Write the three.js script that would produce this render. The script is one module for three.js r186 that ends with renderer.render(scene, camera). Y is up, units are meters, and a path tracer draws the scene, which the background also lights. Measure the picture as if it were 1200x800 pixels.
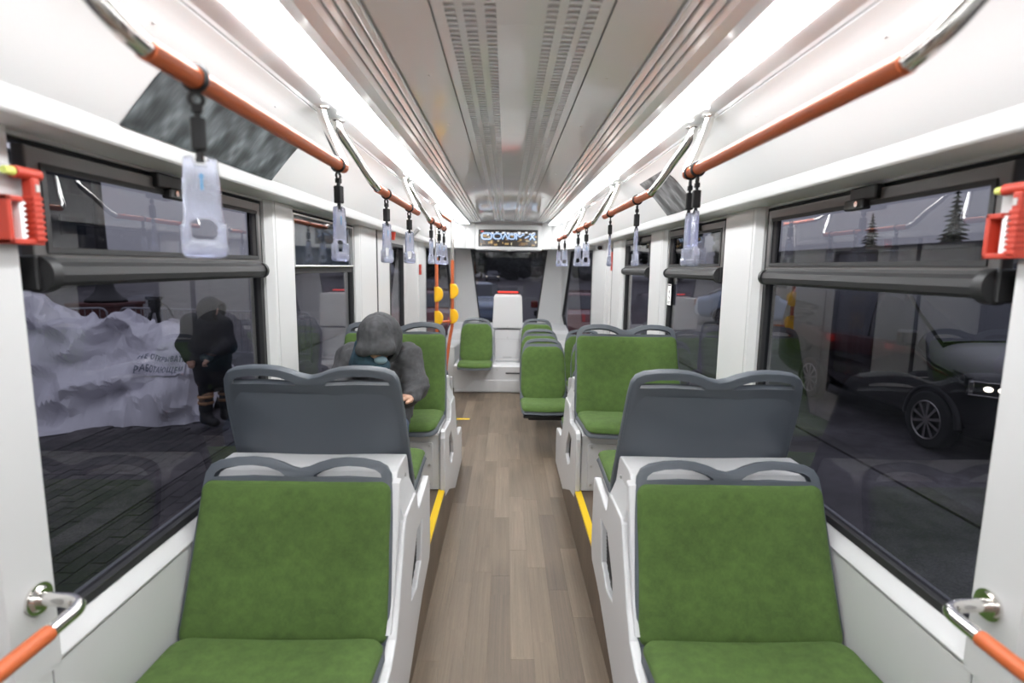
import * as THREE from 'three';
import { RoundedBoxGeometry } from 'three/addons/geometries/RoundedBoxGeometry.js';
import { mergeGeometries, toCreasedNormals } from 'three/addons/utils/BufferGeometryUtils.js';
import { ConvexGeometry } from 'three/addons/geometries/ConvexGeometry.js';
import { RectAreaLightUniformsLib } from 'three/addons/lights/RectAreaLightUniformsLib.js';

// ---------------------------------------------------------------- camera, sky, lights, exposure
const scene = new THREE.Scene();
const camera = new THREE.PerspectiveCamera(64.01, 1.5, 0.02, 400);
camera.position.set(-0.037, 1.6, 0);
camera.rotation.set(-0.13649, -0.01194, 0.0138, 'YXZ');
camera.focus = 2.9; camera.userData.fStop = 1.7;
{ // overcast dusk: the usual overcast sky, three times as bright overhead as at the horizon
  const n = 64, d = new Float32Array(n * 2 * n * 4);
  for (let j = 0; j < n; j++) { const e = ((j + 0.5) / n - 0.5) * Math.PI, k = 0.34 * (1 + 2 * Math.max(0, Math.sin(e))) ; for (let i = 0; i < 2 * n; i++) d.set([k * 0.98, k, k * 1.2, 1], 4 * (j * 2 * n + i)); }
  const t = new THREE.DataTexture(d, 2 * n, n, THREE.RGBAFormat, THREE.FloatType); t.mapping = THREE.EquirectangularReflectionMapping; t.magFilter = THREE.LinearFilter; t.colorSpace = THREE.LinearSRGBColorSpace; t.needsUpdate = true; scene.background = t;
}
const renderer = new THREE.WebGLRenderer();
renderer.toneMapping = THREE.LinearToneMapping;
renderer.toneMappingExposure = 1.05;
renderer.shadowMap.enabled = true;
RectAreaLightUniformsLib.init();
const LED = new THREE.Color().setRGB(0.97, 0.987, 1), LED_POWER = 14.6;
for (const s of [-1, 1]) {                                            // the two ceiling strips
  const l = new THREE.RectAreaLight(LED, LED_POWER, 0.112, 9.5);
  l.position.set(s * 0.592 - 0.008, 2.1535, -2.70); l.rotation.x = -Math.PI / 2; l.name = 'led_strip'; scene.add(l);
}

// ---------------------------------------------------------------- helpers
let seed = 7;
const rnd = () => { seed = (seed * 1664525 + 1013904223) >>> 0; return seed / 4294967296; };
const rr = (a, b) => a + (b - a) * rnd();
const V2 = (x, y) => new THREE.Vector2(x, y), V3 = (x, y, z) => new THREE.Vector3(x, y, z);
const names = new Map();
const numbered = (n) => { const k = names.get(n) ?? 0; names.set(n, k + 1); return k ? n + '_' + String(k).padStart(3, '0') : n; };
function metricUV(g) {
  const p = g.attributes.position, n = g.attributes.normal, uv = new Float32Array(p.count * 2);
  for (let i = 0; i < p.count; i++) {
    const ax = Math.abs(n.getX(i)), ay = Math.abs(n.getY(i)), az = Math.abs(n.getZ(i));
    const x = p.getX(i), y = p.getY(i), z = p.getZ(i);
    const [u, v] = ay >= ax && ay >= az ? [x, z] : ax >= az ? [z, y] : [x, y];
    uv[2 * i] = u; uv[2 * i + 1] = v;
  }
  g.setAttribute('uv', new THREE.BufferAttribute(uv, 2));
}
function clean(g) {
  if (g.index) { const u = g.userData; g = g.toNonIndexed(); g.userData = u; }
  for (const k of Object.keys(g.attributes)) if (!['position', 'normal', 'uv'].includes(k)) g.deleteAttribute(k);
  if (!g.attributes.normal) g.computeVertexNormals();
  if (!g.userData.keepUV || !g.attributes.uv) metricUV(g);
  g.morphAttributes = {}; g.clearGroups();
  return g;
}
function mesh(name, geos, mat, parent = scene) {
  const list = (Array.isArray(geos) ? geos : [geos]).map(clean);
  const m = new THREE.Mesh(list.length > 1 ? mergeGeometries(list) : list[0], mat);
  m.name = parent === scene ? numbered(name) : name; m.castShadow = m.receiveShadow = true; parent.add(m);
  return m;
}
function tag(o, label, category, group) { o.userData.label = label; o.userData.category = category; if (group) o.userData.group = group; return o; }
function thing(name, label, category, group, pos) {
  const o = new THREE.Group(); o.name = numbered(name); scene.add(o); if (pos) o.position.set(...pos);
  return tag(o, label, category, group);
}
function struct(name, label, category, pos) {
  const o = new THREE.Group(); o.name = name; names.set(name, 1); scene.add(o); if (pos) o.position.set(...pos);
  o.userData.kind = 'structure'; return tag(o, label, category);
}
function dup(root, label, pos, turn) {
  const r = root.clone(); r.name = numbered(root.name.replace(/_\d{3}$/, '')); r.userData = { ...root.userData, ...(label ? { label } : {}) };
  if (pos) r.position.set(...pos); if (turn !== undefined) r.rotation.y = turn; scene.add(r); return r;
}
function xf(g, m) {                                                   // a matrix that may mirror
  g = (g.index ? g.toNonIndexed() : g); g.applyMatrix4(m);
  if (m.determinant() < 0) for (const k of Object.keys(g.attributes)) {
    const a = g.attributes[k], n = a.itemSize, t = a.array;
    for (let i = 0; i < a.count; i += 3) for (let j = 0; j < n; j++) { const q = t[(i + 1) * n + j]; t[(i + 1) * n + j] = t[(i + 2) * n + j]; t[(i + 2) * n + j] = q; }
  }
  return g;
}
const mirX = (g) => xf(g, new THREE.Matrix4().makeScale(-1, 1, 1));
function box(x0, x1, y0, y1, z0, z1, r = 0) {
  if (x0 > x1) [x0, x1] = [x1, x0]; if (z0 > z1) [z0, z1] = [z1, z0]; if (y0 > y1) [y0, y1] = [y1, y0];
  const w = x1 - x0, h = y1 - y0, d = z1 - z0; r = Math.min(r, w / 2.01, h / 2.01, d / 2.01);
  const g = r > 0 ? new RoundedBoxGeometry(w, h, d, 2, r) : new THREE.BoxGeometry(w, h, d);
  return g.translate((x0 + x1) / 2, (y0 + y1) / 2, (z0 + z1) / 2);
}
function shapeOf(pts, holes = []) {
  const s = new THREE.Shape(pts.map((p) => V2(...p)));
  for (const h of holes) s.holes.push(new THREE.Path(h.map((p) => V2(...p))));
  return s;
}
function exXY(pts, z0, z1, { holes, bevel = 0 } = {}) {               // profile in x,y swept along z
  const d = Math.abs(z1 - z0), b = Math.min(bevel, d / 2.1);
  return new THREE.ExtrudeGeometry(shapeOf(pts, holes), { depth: d - 2 * b, bevelEnabled: b > 0, bevelThickness: b, bevelSize: b, bevelOffset: -b, bevelSegments: 2 }).translate(0, 0, Math.min(z0, z1) + b);
}
const ZY = new THREE.Matrix4().makeBasis(V3(0, 0, 1), V3(0, 1, 0), V3(-1, 0, 0));
function exZY(pts, x0, x1, o) {                                       // profile in z,y swept along x
  return exXY(pts, 0, Math.abs(x1 - x0), o).applyMatrix4(ZY).translate(Math.max(x0, x1), 0, 0);
}
const XZ = new THREE.Matrix4().makeBasis(V3(1, 0, 0), V3(0, 0, 1), V3(0, -1, 0));
function flat(pts, y0, y1, o) { return exXY(pts, 0, y1 - y0, o).applyMatrix4(XZ).translate(0, y1, 0); }   // outline in x,z swept up
const rect = (a0, a1, b0, b1) => [[a0, b0], [a1, b0], [a1, b1], [a0, b1]];
function roundRect(a0, a1, b0, b1, r, n = 4) {
  const o = []; for (const [cx, cy, t] of [[a1 - r, b1 - r, 0], [a0 + r, b1 - r, 1], [a0 + r, b0 + r, 2], [a1 - r, b0 + r, 3]])
    for (let i = 0; i <= n; i++) { const q = (t + i / n) * Math.PI / 2; o.push([cx + r * Math.cos(q), cy + r * Math.sin(q)]); }
  return o;
}
function roundPath(pts, r) {                                          // straight runs joined by rounded corners
  const c = new THREE.CurvePath(), P = pts.map((p) => V3(...p)); let from = P[0];
  for (let i = 1; i < P.length - 1; i++) {
    const a = P[i - 1].clone().sub(P[i]), b = P[i + 1].clone().sub(P[i]), q = Math.min(r, a.length() * 0.49, b.length() * 0.49);
    const s = P[i].clone().add(a.setLength(q)), e = P[i].clone().add(b.setLength(q));
    if (from.distanceTo(s) > 1e-5) c.add(new THREE.LineCurve3(from, s)); c.add(new THREE.QuadraticBezierCurve3(s, P[i], e)); from = e;
  }
  c.add(new THREE.LineCurve3(from, P[P.length - 1])); return c;
}
function tube(pts, rad, { r = 0.03, seg = 40, sides = 12, spline = false, caps = true } = {}) {
  const c = spline ? new THREE.CatmullRomCurve3(pts.map((p) => V3(...p))) : pts.length > 2 ? roundPath(pts, r) : new THREE.LineCurve3(V3(...pts[0]), V3(...pts[1]));
  const g = [new THREE.TubeGeometry(c, pts.length > 2 ? seg : 1, rad, sides, false)];
  if (caps) for (const t of [0, 1]) {
    const d = c.getTangentAt(t), disc = new THREE.CircleGeometry(rad, sides);
    if (!t) d.negate(); disc.applyQuaternion(new THREE.Quaternion().setFromUnitVectors(V3(0, 0, 1), d)); const p = c.getPointAt(t); disc.translate(p.x, p.y, p.z); g.push(disc);
  }
  return mergeGeometries(g.map(clean));
}
function cyl(r0, r1, h, pos, axis = 'y', sides = 20) {
  const g = new THREE.CylinderGeometry(r0, r1, h, sides); if (axis === 'x') g.rotateZ(-Math.PI / 2); if (axis === 'z') g.rotateX(Math.PI / 2);
  return g.translate(...pos);
}
function lathe(pts, n = 24) { return new THREE.LatheGeometry(pts.map((p) => V2(...p)), n); }
const sphere = (r, pos, sx = 1, sy = 1, sz = 1) => new THREE.SphereGeometry(r, 16, 12).scale(sx, sy, sz).translate(...pos);
// a padded shape: rings of an outline mapped onto a surface, proud in the middle, closed behind
function puffy(outline, at, thick, back = 0.004, rings = 10, edge = 6, pow = 0.5) {
  const n = outline.length, pos = [], idx = []; let cx = 0, cy = 0; for (const [x, y] of outline) { cx += x / n; cy += y / n; }
  const add = (u, v, h) => { const q = at(u, v, h); pos.push(q[0], q[1], q[2]); };
  add(cx, cy, thick);
  for (let k = 1; k <= rings; k++) { const t = 1 - (1 - k / rings) ** 1.7; for (const [x, y] of outline) add(cx + (x - cx) * t, cy + (y - cy) * t, thick * (1 - t ** edge) ** pow); }
  const last = 1 + (rings - 1) * n; for (const [x, y] of outline) add(x, y, -back); add(cx, cy, -back);
  const bs = 1 + rings * n, bc = bs + n;
  for (let i = 0; i < n; i++) {
    const j = (i + 1) % n; idx.push(0, 1 + i, 1 + j);
    for (let k = 0; k < rings - 1; k++) { const a = 1 + k * n, b = a + n; idx.push(a + i, b + i, b + j, a + i, b + j, a + j); }
    idx.push(last + i, bs + i, bs + j, last + i, bs + j, last + j, bs + i, bc, bs + j);
  }
  const g = new THREE.BufferGeometry(); g.setAttribute('position', new THREE.Float32BufferAttribute(pos, 3)); g.setIndex(idx); g.computeVertexNormals(); return toCreasedNormals(g, 0.9);
}
function gridGeo(nu, nv, f) {
  const pos = [], uv = [], idx = [];
  for (let j = 0; j <= nv; j++) for (let i = 0; i <= nu; i++) { pos.push(...f(i / nu, j / nv)); uv.push(i / nu, j / nv); }
  for (let j = 0; j < nv; j++) for (let i = 0; i < nu; i++) { const a = j * (nu + 1) + i, b = a + nu + 1; idx.push(a, a + 1, b + 1, a, b + 1, b); }
  const g = new THREE.BufferGeometry(); g.setAttribute('position', new THREE.Float32BufferAttribute(pos, 3)); g.setAttribute('uv', new THREE.Float32BufferAttribute(uv, 2)); g.setIndex(idx); g.computeVertexNormals(); return g;
}
// signed distances meshed with surface nets (bodies, clothes)
const sub3 = (a, b) => [a[0] - b[0], a[1] - b[1], a[2] - b[2]], dot3 = (a, b) => a[0] * b[0] + a[1] * b[1] + a[2] * b[2];
const bone = (a, b, r0, r1) => { const ab = sub3(b, a), l = dot3(ab, ab) || 1e-9; return (x, y, z) => { const px = x - a[0], py = y - a[1], pz = z - a[2]; let t = (px * ab[0] + py * ab[1] + pz * ab[2]) / l; t = t < 0 ? 0 : t > 1 ? 1 : t; return Math.hypot(px - ab[0] * t, py - ab[1] * t, pz - ab[2] * t) - (r0 + (r1 - r0) * t); }; };
const blob = (c, r) => (x, y, z) => { const a = (x - c[0]) / r[0], b = (y - c[1]) / r[1], d = (z - c[2]) / r[2], k = Math.hypot(a, b, d); return (k - 1) * Math.min(r[0], r[1], r[2]); };
const smin = (a, b, k) => { const h = Math.max(k - Math.abs(a - b), 0) / k; return Math.min(a, b) - h * h * k * 0.25; };
const joined = (fs, k) => (x, y, z) => { let d = 1e9; for (const f of fs) d = smin(d, f(x, y, z), k); return d; };
const cutBy = (f, c, k) => (x, y, z) => -smin(-f(x, y, z), c(x, y, z), k);
function nets(f, lo, hi, h) {
  const n = [0, 1, 2].map((i) => Math.ceil((hi[i] - lo[i]) / h) + 1), S = new Float32Array(n[0] * n[1] * n[2]), id = (i, j, k) => (k * n[1] + j) * n[0] + i;
  for (let k = 0; k < n[2]; k++) for (let j = 0; j < n[1]; j++) for (let i = 0; i < n[0]; i++) S[id(i, j, k)] = f(lo[0] + i * h, lo[1] + j * h, lo[2] + k * h);
  const vid = new Int32Array(S.length).fill(-1), pos = [], idx = [];
  for (let k = 0; k < n[2] - 1; k++) for (let j = 0; j < n[1] - 1; j++) for (let i = 0; i < n[0] - 1; i++) {
    let c = 0, x = 0, y = 0, z = 0; const v = []; for (let q = 0; q < 8; q++) v.push(S[id(i + (q & 1), j + (q >> 1 & 1), k + (q >> 2))]);
    for (let a = 0; a < 8; a++) for (let b = 0; b < 3; b++) if (!(a >> b & 1)) { const e = a | 1 << b; if (v[a] < 0 !== v[e] < 0) { const t = v[a] / (v[a] - v[e]); x += (a & 1) + (b === 0 ? t : 0); y += (a >> 1 & 1) + (b === 1 ? t : 0); z += (a >> 2) + (b === 2 ? t : 0); c++; } }
    if (c) { vid[id(i, j, k)] = pos.length / 3; pos.push(lo[0] + (i + x / c) * h, lo[1] + (j + y / c) * h, lo[2] + (k + z / c) * h); }
  }
  for (let k = 1; k < n[2] - 1; k++) for (let j = 1; j < n[1] - 1; j++) for (let i = 1; i < n[0] - 1; i++) {
    const s = S[id(i, j, k)] < 0;
    const quad = (a, b, c, d, fl) => { if ([a, b, c, d].some((q) => q < 0)) return; fl ? idx.push(a, b, c, a, c, d) : idx.push(a, c, b, a, d, c); };
    if (s !== S[id(i + 1, j, k)] < 0) quad(vid[id(i, j - 1, k - 1)], vid[id(i, j, k - 1)], vid[id(i, j, k)], vid[id(i, j - 1, k)], s);
    if (s !== S[id(i, j + 1, k)] < 0) quad(vid[id(i - 1, j, k - 1)], vid[id(i - 1, j, k)], vid[id(i, j, k)], vid[id(i, j, k - 1)], s);
    if (s !== S[id(i, j, k + 1)] < 0) quad(vid[id(i - 1, j - 1, k)], vid[id(i, j - 1, k)], vid[id(i, j, k)], vid[id(i - 1, j, k)], s);
  }
  const g = new THREE.BufferGeometry(); g.setAttribute('position', new THREE.Float32BufferAttribute(pos, 3)); g.setIndex(idx); g.computeVertexNormals(); return g;
}

// ---------------------------------------------------------------- textures
function hash(i, j, s) { let h = (i * 374761393 + j * 668265263 + s * 2147483647) | 0; h = Math.imul(h ^ h >>> 13, 1274126177); return ((h ^ h >>> 16) >>> 0) / 4294967296; }
function vnoise(x, y, per, s) {
  const i = Math.floor(x), j = Math.floor(y), f = x - i, g = y - j, u = f * f * (3 - 2 * f), v = g * g * (3 - 2 * g), w = (a) => ((a % per) + per) % per;
  const a = hash(w(i), w(j), s), b = hash(w(i + 1), w(j), s), c = hash(w(i), w(j + 1), s), d = hash(w(i + 1), w(j + 1), s);
  return a + (b - a) * u + (c - a) * v + (a - b - c + d) * u * v;
}
function texture(n, f, metres, srgb = true) {                         // f(u,v) in 0..1 -> [r,g,b] 0..1
  const d = new Uint8Array(n * n * 4);
  for (let j = 0; j < n; j++) for (let i = 0; i < n; i++) { const c = f(i / n, j / n), o = 4 * (j * n + i); for (let k = 0; k < 3; k++) d[o + k] = Math.max(0, Math.min(255, 255 * c[k])); d[o + 3] = 255; }
  const t = new THREE.DataTexture(d, n, n); t.wrapS = t.wrapT = THREE.RepeatWrapping; t.magFilter = THREE.LinearFilter; if (srgb) t.colorSpace = THREE.SRGBColorSpace;
  t.repeat.set(1 / metres[0], 1 / metres[1]); t.needsUpdate = true; return t;
}
const grey = (v) => [v, v, v];
const woodMap = texture(512, (u, v) => {
  const w = vnoise(u * 6, v * 2, 2, 1) * 0.35, g = vnoise(u * 96 + w * 10, v * 4, 96, 2) * 0.5 + vnoise(u * 32 + w * 6, v * 3, 32, 3) * 0.5, k = vnoise(u * 3, v * 3, 3, 4), fine = hash(u * 512 | 0, v * 40 | 0, 5);
  const t = 0.78 + 0.13 * (g - 0.5) + 0.18 * (k - 0.5) + 0.05 * (fine - 0.5); return [t, t * 0.97, t * 0.94];
}, [0.45, 0.9]);
const fabricMap = texture(512, (u, v) => {
  const f = hash(u * 512 | 0, v * 512 | 0, 8), c = vnoise(u * 5, v * 5, 5, 9), m = vnoise(u * 18, v * 18, 18, 10), b = vnoise(u * 60, v * 60, 60, 11);
  const t = 0.84 + 0.13 * (f - 0.5) + 0.07 * (c - 0.5) + 0.08 * (m - 0.5) + 0.06 * (b - 0.5); return [t, t, t * 0.98];
}, [0.42, 0.42]);
const weaveBump = texture(256, (u, v) => grey(0.5 + 0.25 * Math.sin(u * 256 * Math.PI / 2) * Math.sin(v * 256 * Math.PI / 2) + 0.3 * (hash(u * 256 | 0, v * 256 | 0, 3) - 0.5)), [0.12, 0.12], false);
const grainBump = texture(256, (u, v) => grey(0.5 + 0.5 * (hash(u * 256 | 0, v * 256 | 0, 6) - 0.5) + 0.3 * (vnoise(u * 64, v * 64, 64, 7) - 0.5)), [0.1, 0.1], false);
const asphaltMap = texture(512, (u, v) => { const t = 0.62 + 0.30 * (hash(u * 512 | 0, v * 512 | 0, 12) - 0.5) + 0.35 * (vnoise(u * 7, v * 7, 7, 13) - 0.5) + 0.2 * (vnoise(u * 40, v * 40, 40, 14) - 0.5); return [t, t * 0.98, t]; }, [4, 4]);
const slateMap = texture(256, (u, v) => { const t = 0.6 + 0.5 * (vnoise(u * 5, v * 5, 5, 21) - 0.5) + 0.3 * (vnoise(u * 14, v * 14, 14, 22) - 0.5) + 0.12 * (vnoise(u * 90, v * 20, 90, 23) - 0.5); return grey(t); }, [0.35, 0.35]);
const leatherMap = texture(256, (u, v) => { const t = 0.8 + 0.25 * (vnoise(u * 9, v * 9, 9, 31) - 0.5) + 0.16 * (vnoise(u * 40, v * 40, 40, 32) - 0.5); return grey(t); }, [0.5, 0.5]);

// ---------------------------------------------------------------- materials
const lin = (r, g, b) => new THREE.Color().setRGB(r, g, b);
const std = (c, roughness, o = {}) => new THREE.MeshPhysicalMaterial({ color: lin(...c), roughness, ...o });
const M = {
  wall: std([0.57, 0.57, 0.567], 0.35), wallGrey: std([0.45, 0.45, 0.45], 0.4), housing: std([0.61, 0.61, 0.615], 0.3, { bumpMap: grainBump, bumpScale: 0.0002 }),
  ceil: std([0.92, 0.94, 0.96], 0.07), ceilSatin: std([0.82, 0.82, 0.82], 0.2), cove: std([0.82, 0.825, 0.83], 0.3), duct: std([0.60, 0.60, 0.61], 0.8), gap: std([0.03, 0.03, 0.03], 0.7),
  green: std([0.105, 0.186, 0.043], 0.95, { map: fabricMap, bumpMap: weaveBump, bumpScale: 0.0008, sheen: 0.25, sheenRoughness: 0.6, sheenColor: lin(0.45, 0.7, 0.25) }),
  shell: std([0.080, 0.092, 0.107], 0.42, { bumpMap: grainBump, bumpScale: 0.0005 }),
  wood: [[0.232, 0.186, 0.138], [0.262, 0.213, 0.160], [0.20, 0.158, 0.119], [0.288, 0.236, 0.180]].map((c) => std(c, 0.55, { map: woodMap })),
  vinyl: std([0.225, 0.176, 0.134], 0.55, { map: woodMap }), yellow: std([0.90, 0.60, 0.01], 0.5),
  orange: std([0.52, 0.115, 0.035], 0.42), chrome: std([0.78, 0.76, 0.73], 0.13, { metalness: 1 }), steel: std([0.55, 0.55, 0.54], 0.3, { metalness: 1 }),
  black: std([0.012, 0.012, 0.013], 0.5), rubber: std([0.016, 0.016, 0.017], 0.6), sash: std([0.085, 0.08, 0.077], 0.35), bar: std([0.02, 0.02, 0.021], 0.5, { specularIntensity: 0.6 }),
  red: std([0.42, 0.035, 0.016], 0.45), white: std([0.83, 0.83, 0.83], 0.4), lime: std([0.6, 0.65, 0.15], 0.4), knob: std([0.95, 0.52, 0.01], 0.45),
  glass: std([0.66, 0.66, 0.68], 0, { transmission: 1, thickness: 0, ior: 1.5, specularIntensity: 0.8 }),
  acrylic: std([0.90, 0.92, 1.0], 0.15, { transmission: 0.75, thickness: 0.01, ior: 1.45, attenuationColor: lin(0.62, 0.67, 0.97), attenuationDistance: 0.04 }),
  slate: std([0.30, 0.345, 0.37], 0.5, { map: slateMap }), paleSheet: std([0.45, 0.46, 0.48], 0.45, { map: slateMap }),
  led: std([0.9, 0.9, 0.9], 0.4, { emissive: LED, emissiveIntensity: 12 }),
  skin: std([0.50, 0.29, 0.20], 0.55), jacket: std([0.105, 0.105, 0.112], 0.9, { map: leatherMap }), jeans: std([0.06, 0.09, 0.15], 0.9), mask: std([0.25, 0.36, 0.42], 0.8), scarf: std([0.045, 0.10, 0.14], 0.9, { map: leatherMap }), shoe: std([0.03, 0.03, 0.03], 0.6),
  parka: std([0.014, 0.015, 0.022], 0.8), trousers: std([0.02, 0.021, 0.025], 0.85), band: std([0.32, 0.17, 0.08], 0.5), fur: std([0.022, 0.019, 0.018], 1),
  asphalt: std([0.19, 0.18, 0.188], 0.6, { map: asphaltMap }), paver: [[0.13, 0.115, 0.115], [0.10, 0.09, 0.09], [0.155, 0.14, 0.135]].map((c) => std(c, 0.8, { map: asphaltMap })), kerb: std([0.20, 0.185, 0.18], 0.8, { map: asphaltMap }), joint: std([0.03, 0.028, 0.028], 0.9),
  tarp: std([0.74, 0.73, 0.77], 0.55), carPaint: std([0.006, 0.006, 0.008], 0.12, { clearcoat: 1, clearcoatRoughness: 0.03 }), carGlass: std([0.02, 0.025, 0.035], 0.04), tyre: std([0.012, 0.012, 0.012], 0.8), alloy: std([0.5, 0.48, 0.46], 0.25, { metalness: 1 }),
  carBlue: std([0.30, 0.38, 0.50], 0.2, { clearcoat: 1 }), carGrey: std([0.08, 0.08, 0.09], 0.25, { clearcoat: 1 }), carRed: std([0.2, 0.01, 0.01], 0.25, { clearcoat: 1 }),
  headlight: std([0.8, 0.8, 0.8], 0.2, { emissive: lin(1, 0.9, 0.72), emissiveIntensity: 5 }), warmlamp: std([0.8, 0.6, 0.4], 0.2, { emissive: lin(1, 0.62, 0.25), emissiveIntensity: 5 }), taillight: std([0.5, 0.02, 0.02], 0.3, { emissive: lin(1, 0.04, 0.02), emissiveIntensity: 1.4 }),
  lens: std([0.6, 0.62, 0.66], 0.1), metalFence: std([0.35, 0.35, 0.37], 0.4, { metalness: 0.6 }), brick: std([0.10, 0.035, 0.03], 0.85), bark: std([0.03, 0.025, 0.02], 0.95), needle: std([0.016, 0.022, 0.016], 0.95), facade: std([0.16, 0.155, 0.15], 0.9), facadeDark: std([0.05, 0.05, 0.055], 0.9),
};

// ---------------------------------------------------------------- floor
const floor = struct('floor', 'brown wood-look plank floor of the tram', 'floor');
mesh('base', [box(-1.18, 1.18, -0.06, -0.004, -8.4, 2.2)], M.vinyl, floor);
const COLW = 0.0965;
for (let c = -11; c <= 11; c++) {
  const aisle = c >= -4 && c < 4, x0 = c * COLW, x1 = x0 + COLW; if (Math.abs(x0) > 1.1 || Math.abs(x1) > 1.1) continue;
  let z = (aisle ? -0.9 : -4.06) - (aisle ? rnd() * 0.5 : 0), end = -6.84; if (!aisle) z = -4.06;
  while (z > end + 0.02) {
    const l = Math.min(rr(0.62, 0.92), z - end), g = box(x0 + 0.0004, x1 - 0.0004, -0.004, 0, z - l + 0.0004, z - 0.0004); clean(g);
    const gg = g.toNonIndexed ? clean(g) : g, uv = gg.attributes.uv, ou = rnd(), ov = rnd(); for (let i = 0; i < uv.count; i++) uv.setXY(i, uv.getX(i) + ou, uv.getY(i) + ov); gg.userData.keepUV = true;
    mesh('plank', gg, M.wood[Math.floor(rnd() * 4)], floor); z -= l;
  }
}
mesh('door_line', box(-0.56, -0.405, 0, 0.0012, -5.62, -5.58), M.yellow, floor).userData.label = 'yellow strip across the door area';
for (const s of [-1, 1]) {
  const p = struct(s < 0 ? 'trim_1' : 'trim_2', s < 0 ? 'raised brown platform with yellow edge on the tarpaulin side' : 'raised brown platform with yellow edge on the parked van side', 'platform');
  mesh('platform', exZY([[-1.5, 0], [-1.75, 0.02], [-2.3, 0.28], [-3.24, 0.28], [-3.78, 0.02], [-4.0, 0]], s * 0.392, s * 1.1), M.vinyl, p);
  mesh('nosing', box(s * 0.388, s * 0.424, 0.268, 0.284, -2.4, -3.1, 0.002), M.yellow, p);
  mesh('skirt', exZY([[-1.2, 0], [-1.2, 0.05], [-1.75, 0.06], [-2.3, 0.268], [-3.24, 0.268], [-3.78, 0.06], [-4.3, 0.05], [-4.3, 0]], s * 0.385, s * 0.391), M.vinyl, p);
}

// ---------------------------------------------------------------- ceiling
const CX = -0.008, Z0 = 2.1, Z1 = -7.62;
const ceiling = struct('ceiling', 'glossy pale grey tram ceiling with slotted centre panel and ribbed grilles', 'ceiling', [CX, 0, 0]);
for (let k = 0; k < 8; k++) {
  const a = Z0 - k * 1.2, b = k < 7 ? a - 1.2 : Z1, holes = [];
  for (const s of [-1, 1]) for (const [h0, h1] of [[0.062, 0.089], [0.112, 0.142], [0.161, 0.187]]) for (let z = a - 0.0045; z > b + 0.025; z -= 0.030) {
    const x0 = s < 0 ? -h1 : h0, x1 = s < 0 ? -h0 : h1; holes.push([[x0, z - 0.021], [x1, z - 0.021], [x1, z], [x0, z]]);
  }
  mesh('centre_panel', flat(rect(-0.216, 0.216, b + 0.0005, a - 0.0005), 2.214, 2.218, { holes }), M.ceil, ceiling);
}
mesh('air_duct', box(-0.21, 0.21, 2.2205, 2.23, Z1, Z0), M.duct, ceiling);
mesh('roof_slab', box(-1.2, 1.2, 2.25, 2.33, -8.45, 2.25), M.wallGrey, ceiling);
const strip = (pts, t, z0 = Z1, z1 = Z0) => {                          // a sheet of thickness t behind a polyline
  const up = pts.map(([x, y], i) => { const a = pts[Math.max(0, i - 1)], b = pts[Math.min(pts.length - 1, i + 1)], dx = b[0] - a[0], dy = b[1] - a[1], l = Math.hypot(dx, dy); return [x - dy / l * t, y + dx / l * t]; });
  return toCreasedNormals(exXY([...pts, ...up.reverse()], z0, z1), 0.2);
};
const spl = (pts, n) => new THREE.SplineCurve(pts.map((p) => V2(...p))).getPoints(n).map((p) => [p.x, p.y]);
const covePts = [...spl([[0.731, 2.147], [0.765, 2.127], [0.80, 2.099], [0.87, 2.038], [0.966, 1.926]], 22), [0.969, 1.918], [0.986, 1.886], [0.992, 1.881], [1.15, 1.881]];
for (const s of [-1, 1]) {
  const fx = (g) => (s < 0 ? mirX(g) : g);
  mesh('side_panel', fx(strip([[0.2215, 2.2145], [0.30, 2.211], [0.368, 2.2045]], 0.006)), M.ceil, ceiling);
  for (const [a, b] of [[0.3755, 0.3975], [0.404, 0.426], [0.4325, 0.4545], [0.461, 0.483]]) mesh('grille_rib', fx(exXY(roundRect(a, b, 2.192 - (a - 0.375) * 0.05, 2.205 - (a - 0.375) * 0.05, 0.004, 2), Z1, Z0)), M.ceilSatin, ceiling);
  mesh('grille_backing', fx(box(0.366, 0.494, 2.207, 2.2135, Z1, Z0)), M.duct, ceiling);
  mesh('light_trim', fx(strip([[0.490, 2.200], [0.520, 2.186], [0.531, 2.164], [0.5345, 2.163]], 0.006)), M.ceil, ceiling);
  mesh('cove_band', fx(strip([[0.654, 2.164], [0.70, 2.1625], [0.722, 2.160], [0.728, 2.153]], 0.006)), M.ceil, ceiling);
  mesh('cove_panel', fx(strip(covePts, 0.008)), M.cove, ceiling);
  for (let z = 0.6; z > -7; z -= 0.62) for (const x of [0.29, 0.79]) mesh('screw', fx(sphere(0.005, [x, x < 0.5 ? 2.2105 : 2.106, z], 1, 0.4, 1)), M.white, ceiling);
}
for (const s of [-1, 1]) {                                              // the glowing strips
  const l = thing('light_strip', s < 0 ? 'continuous white glowing ceiling light strip above the tarpaulin side seats' : 'continuous white glowing ceiling light strip above the van side seats', 'light', 'ceiling light strips');
  mesh('diffuser', exXY(roundRect(CX + s * 0.593 - 0.0575, CX + s * 0.593 + 0.0575, 2.1555, 2.174, 0.003, 3), -7.46, Z0 - 0.02), M.led, l);
  mesh('end_cap', box(CX + s * 0.593 - 0.058, CX + s * 0.593 + 0.058, 2.163, 2.174, Z1 + 0.001, -7.461), M.white, l);
}

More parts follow.
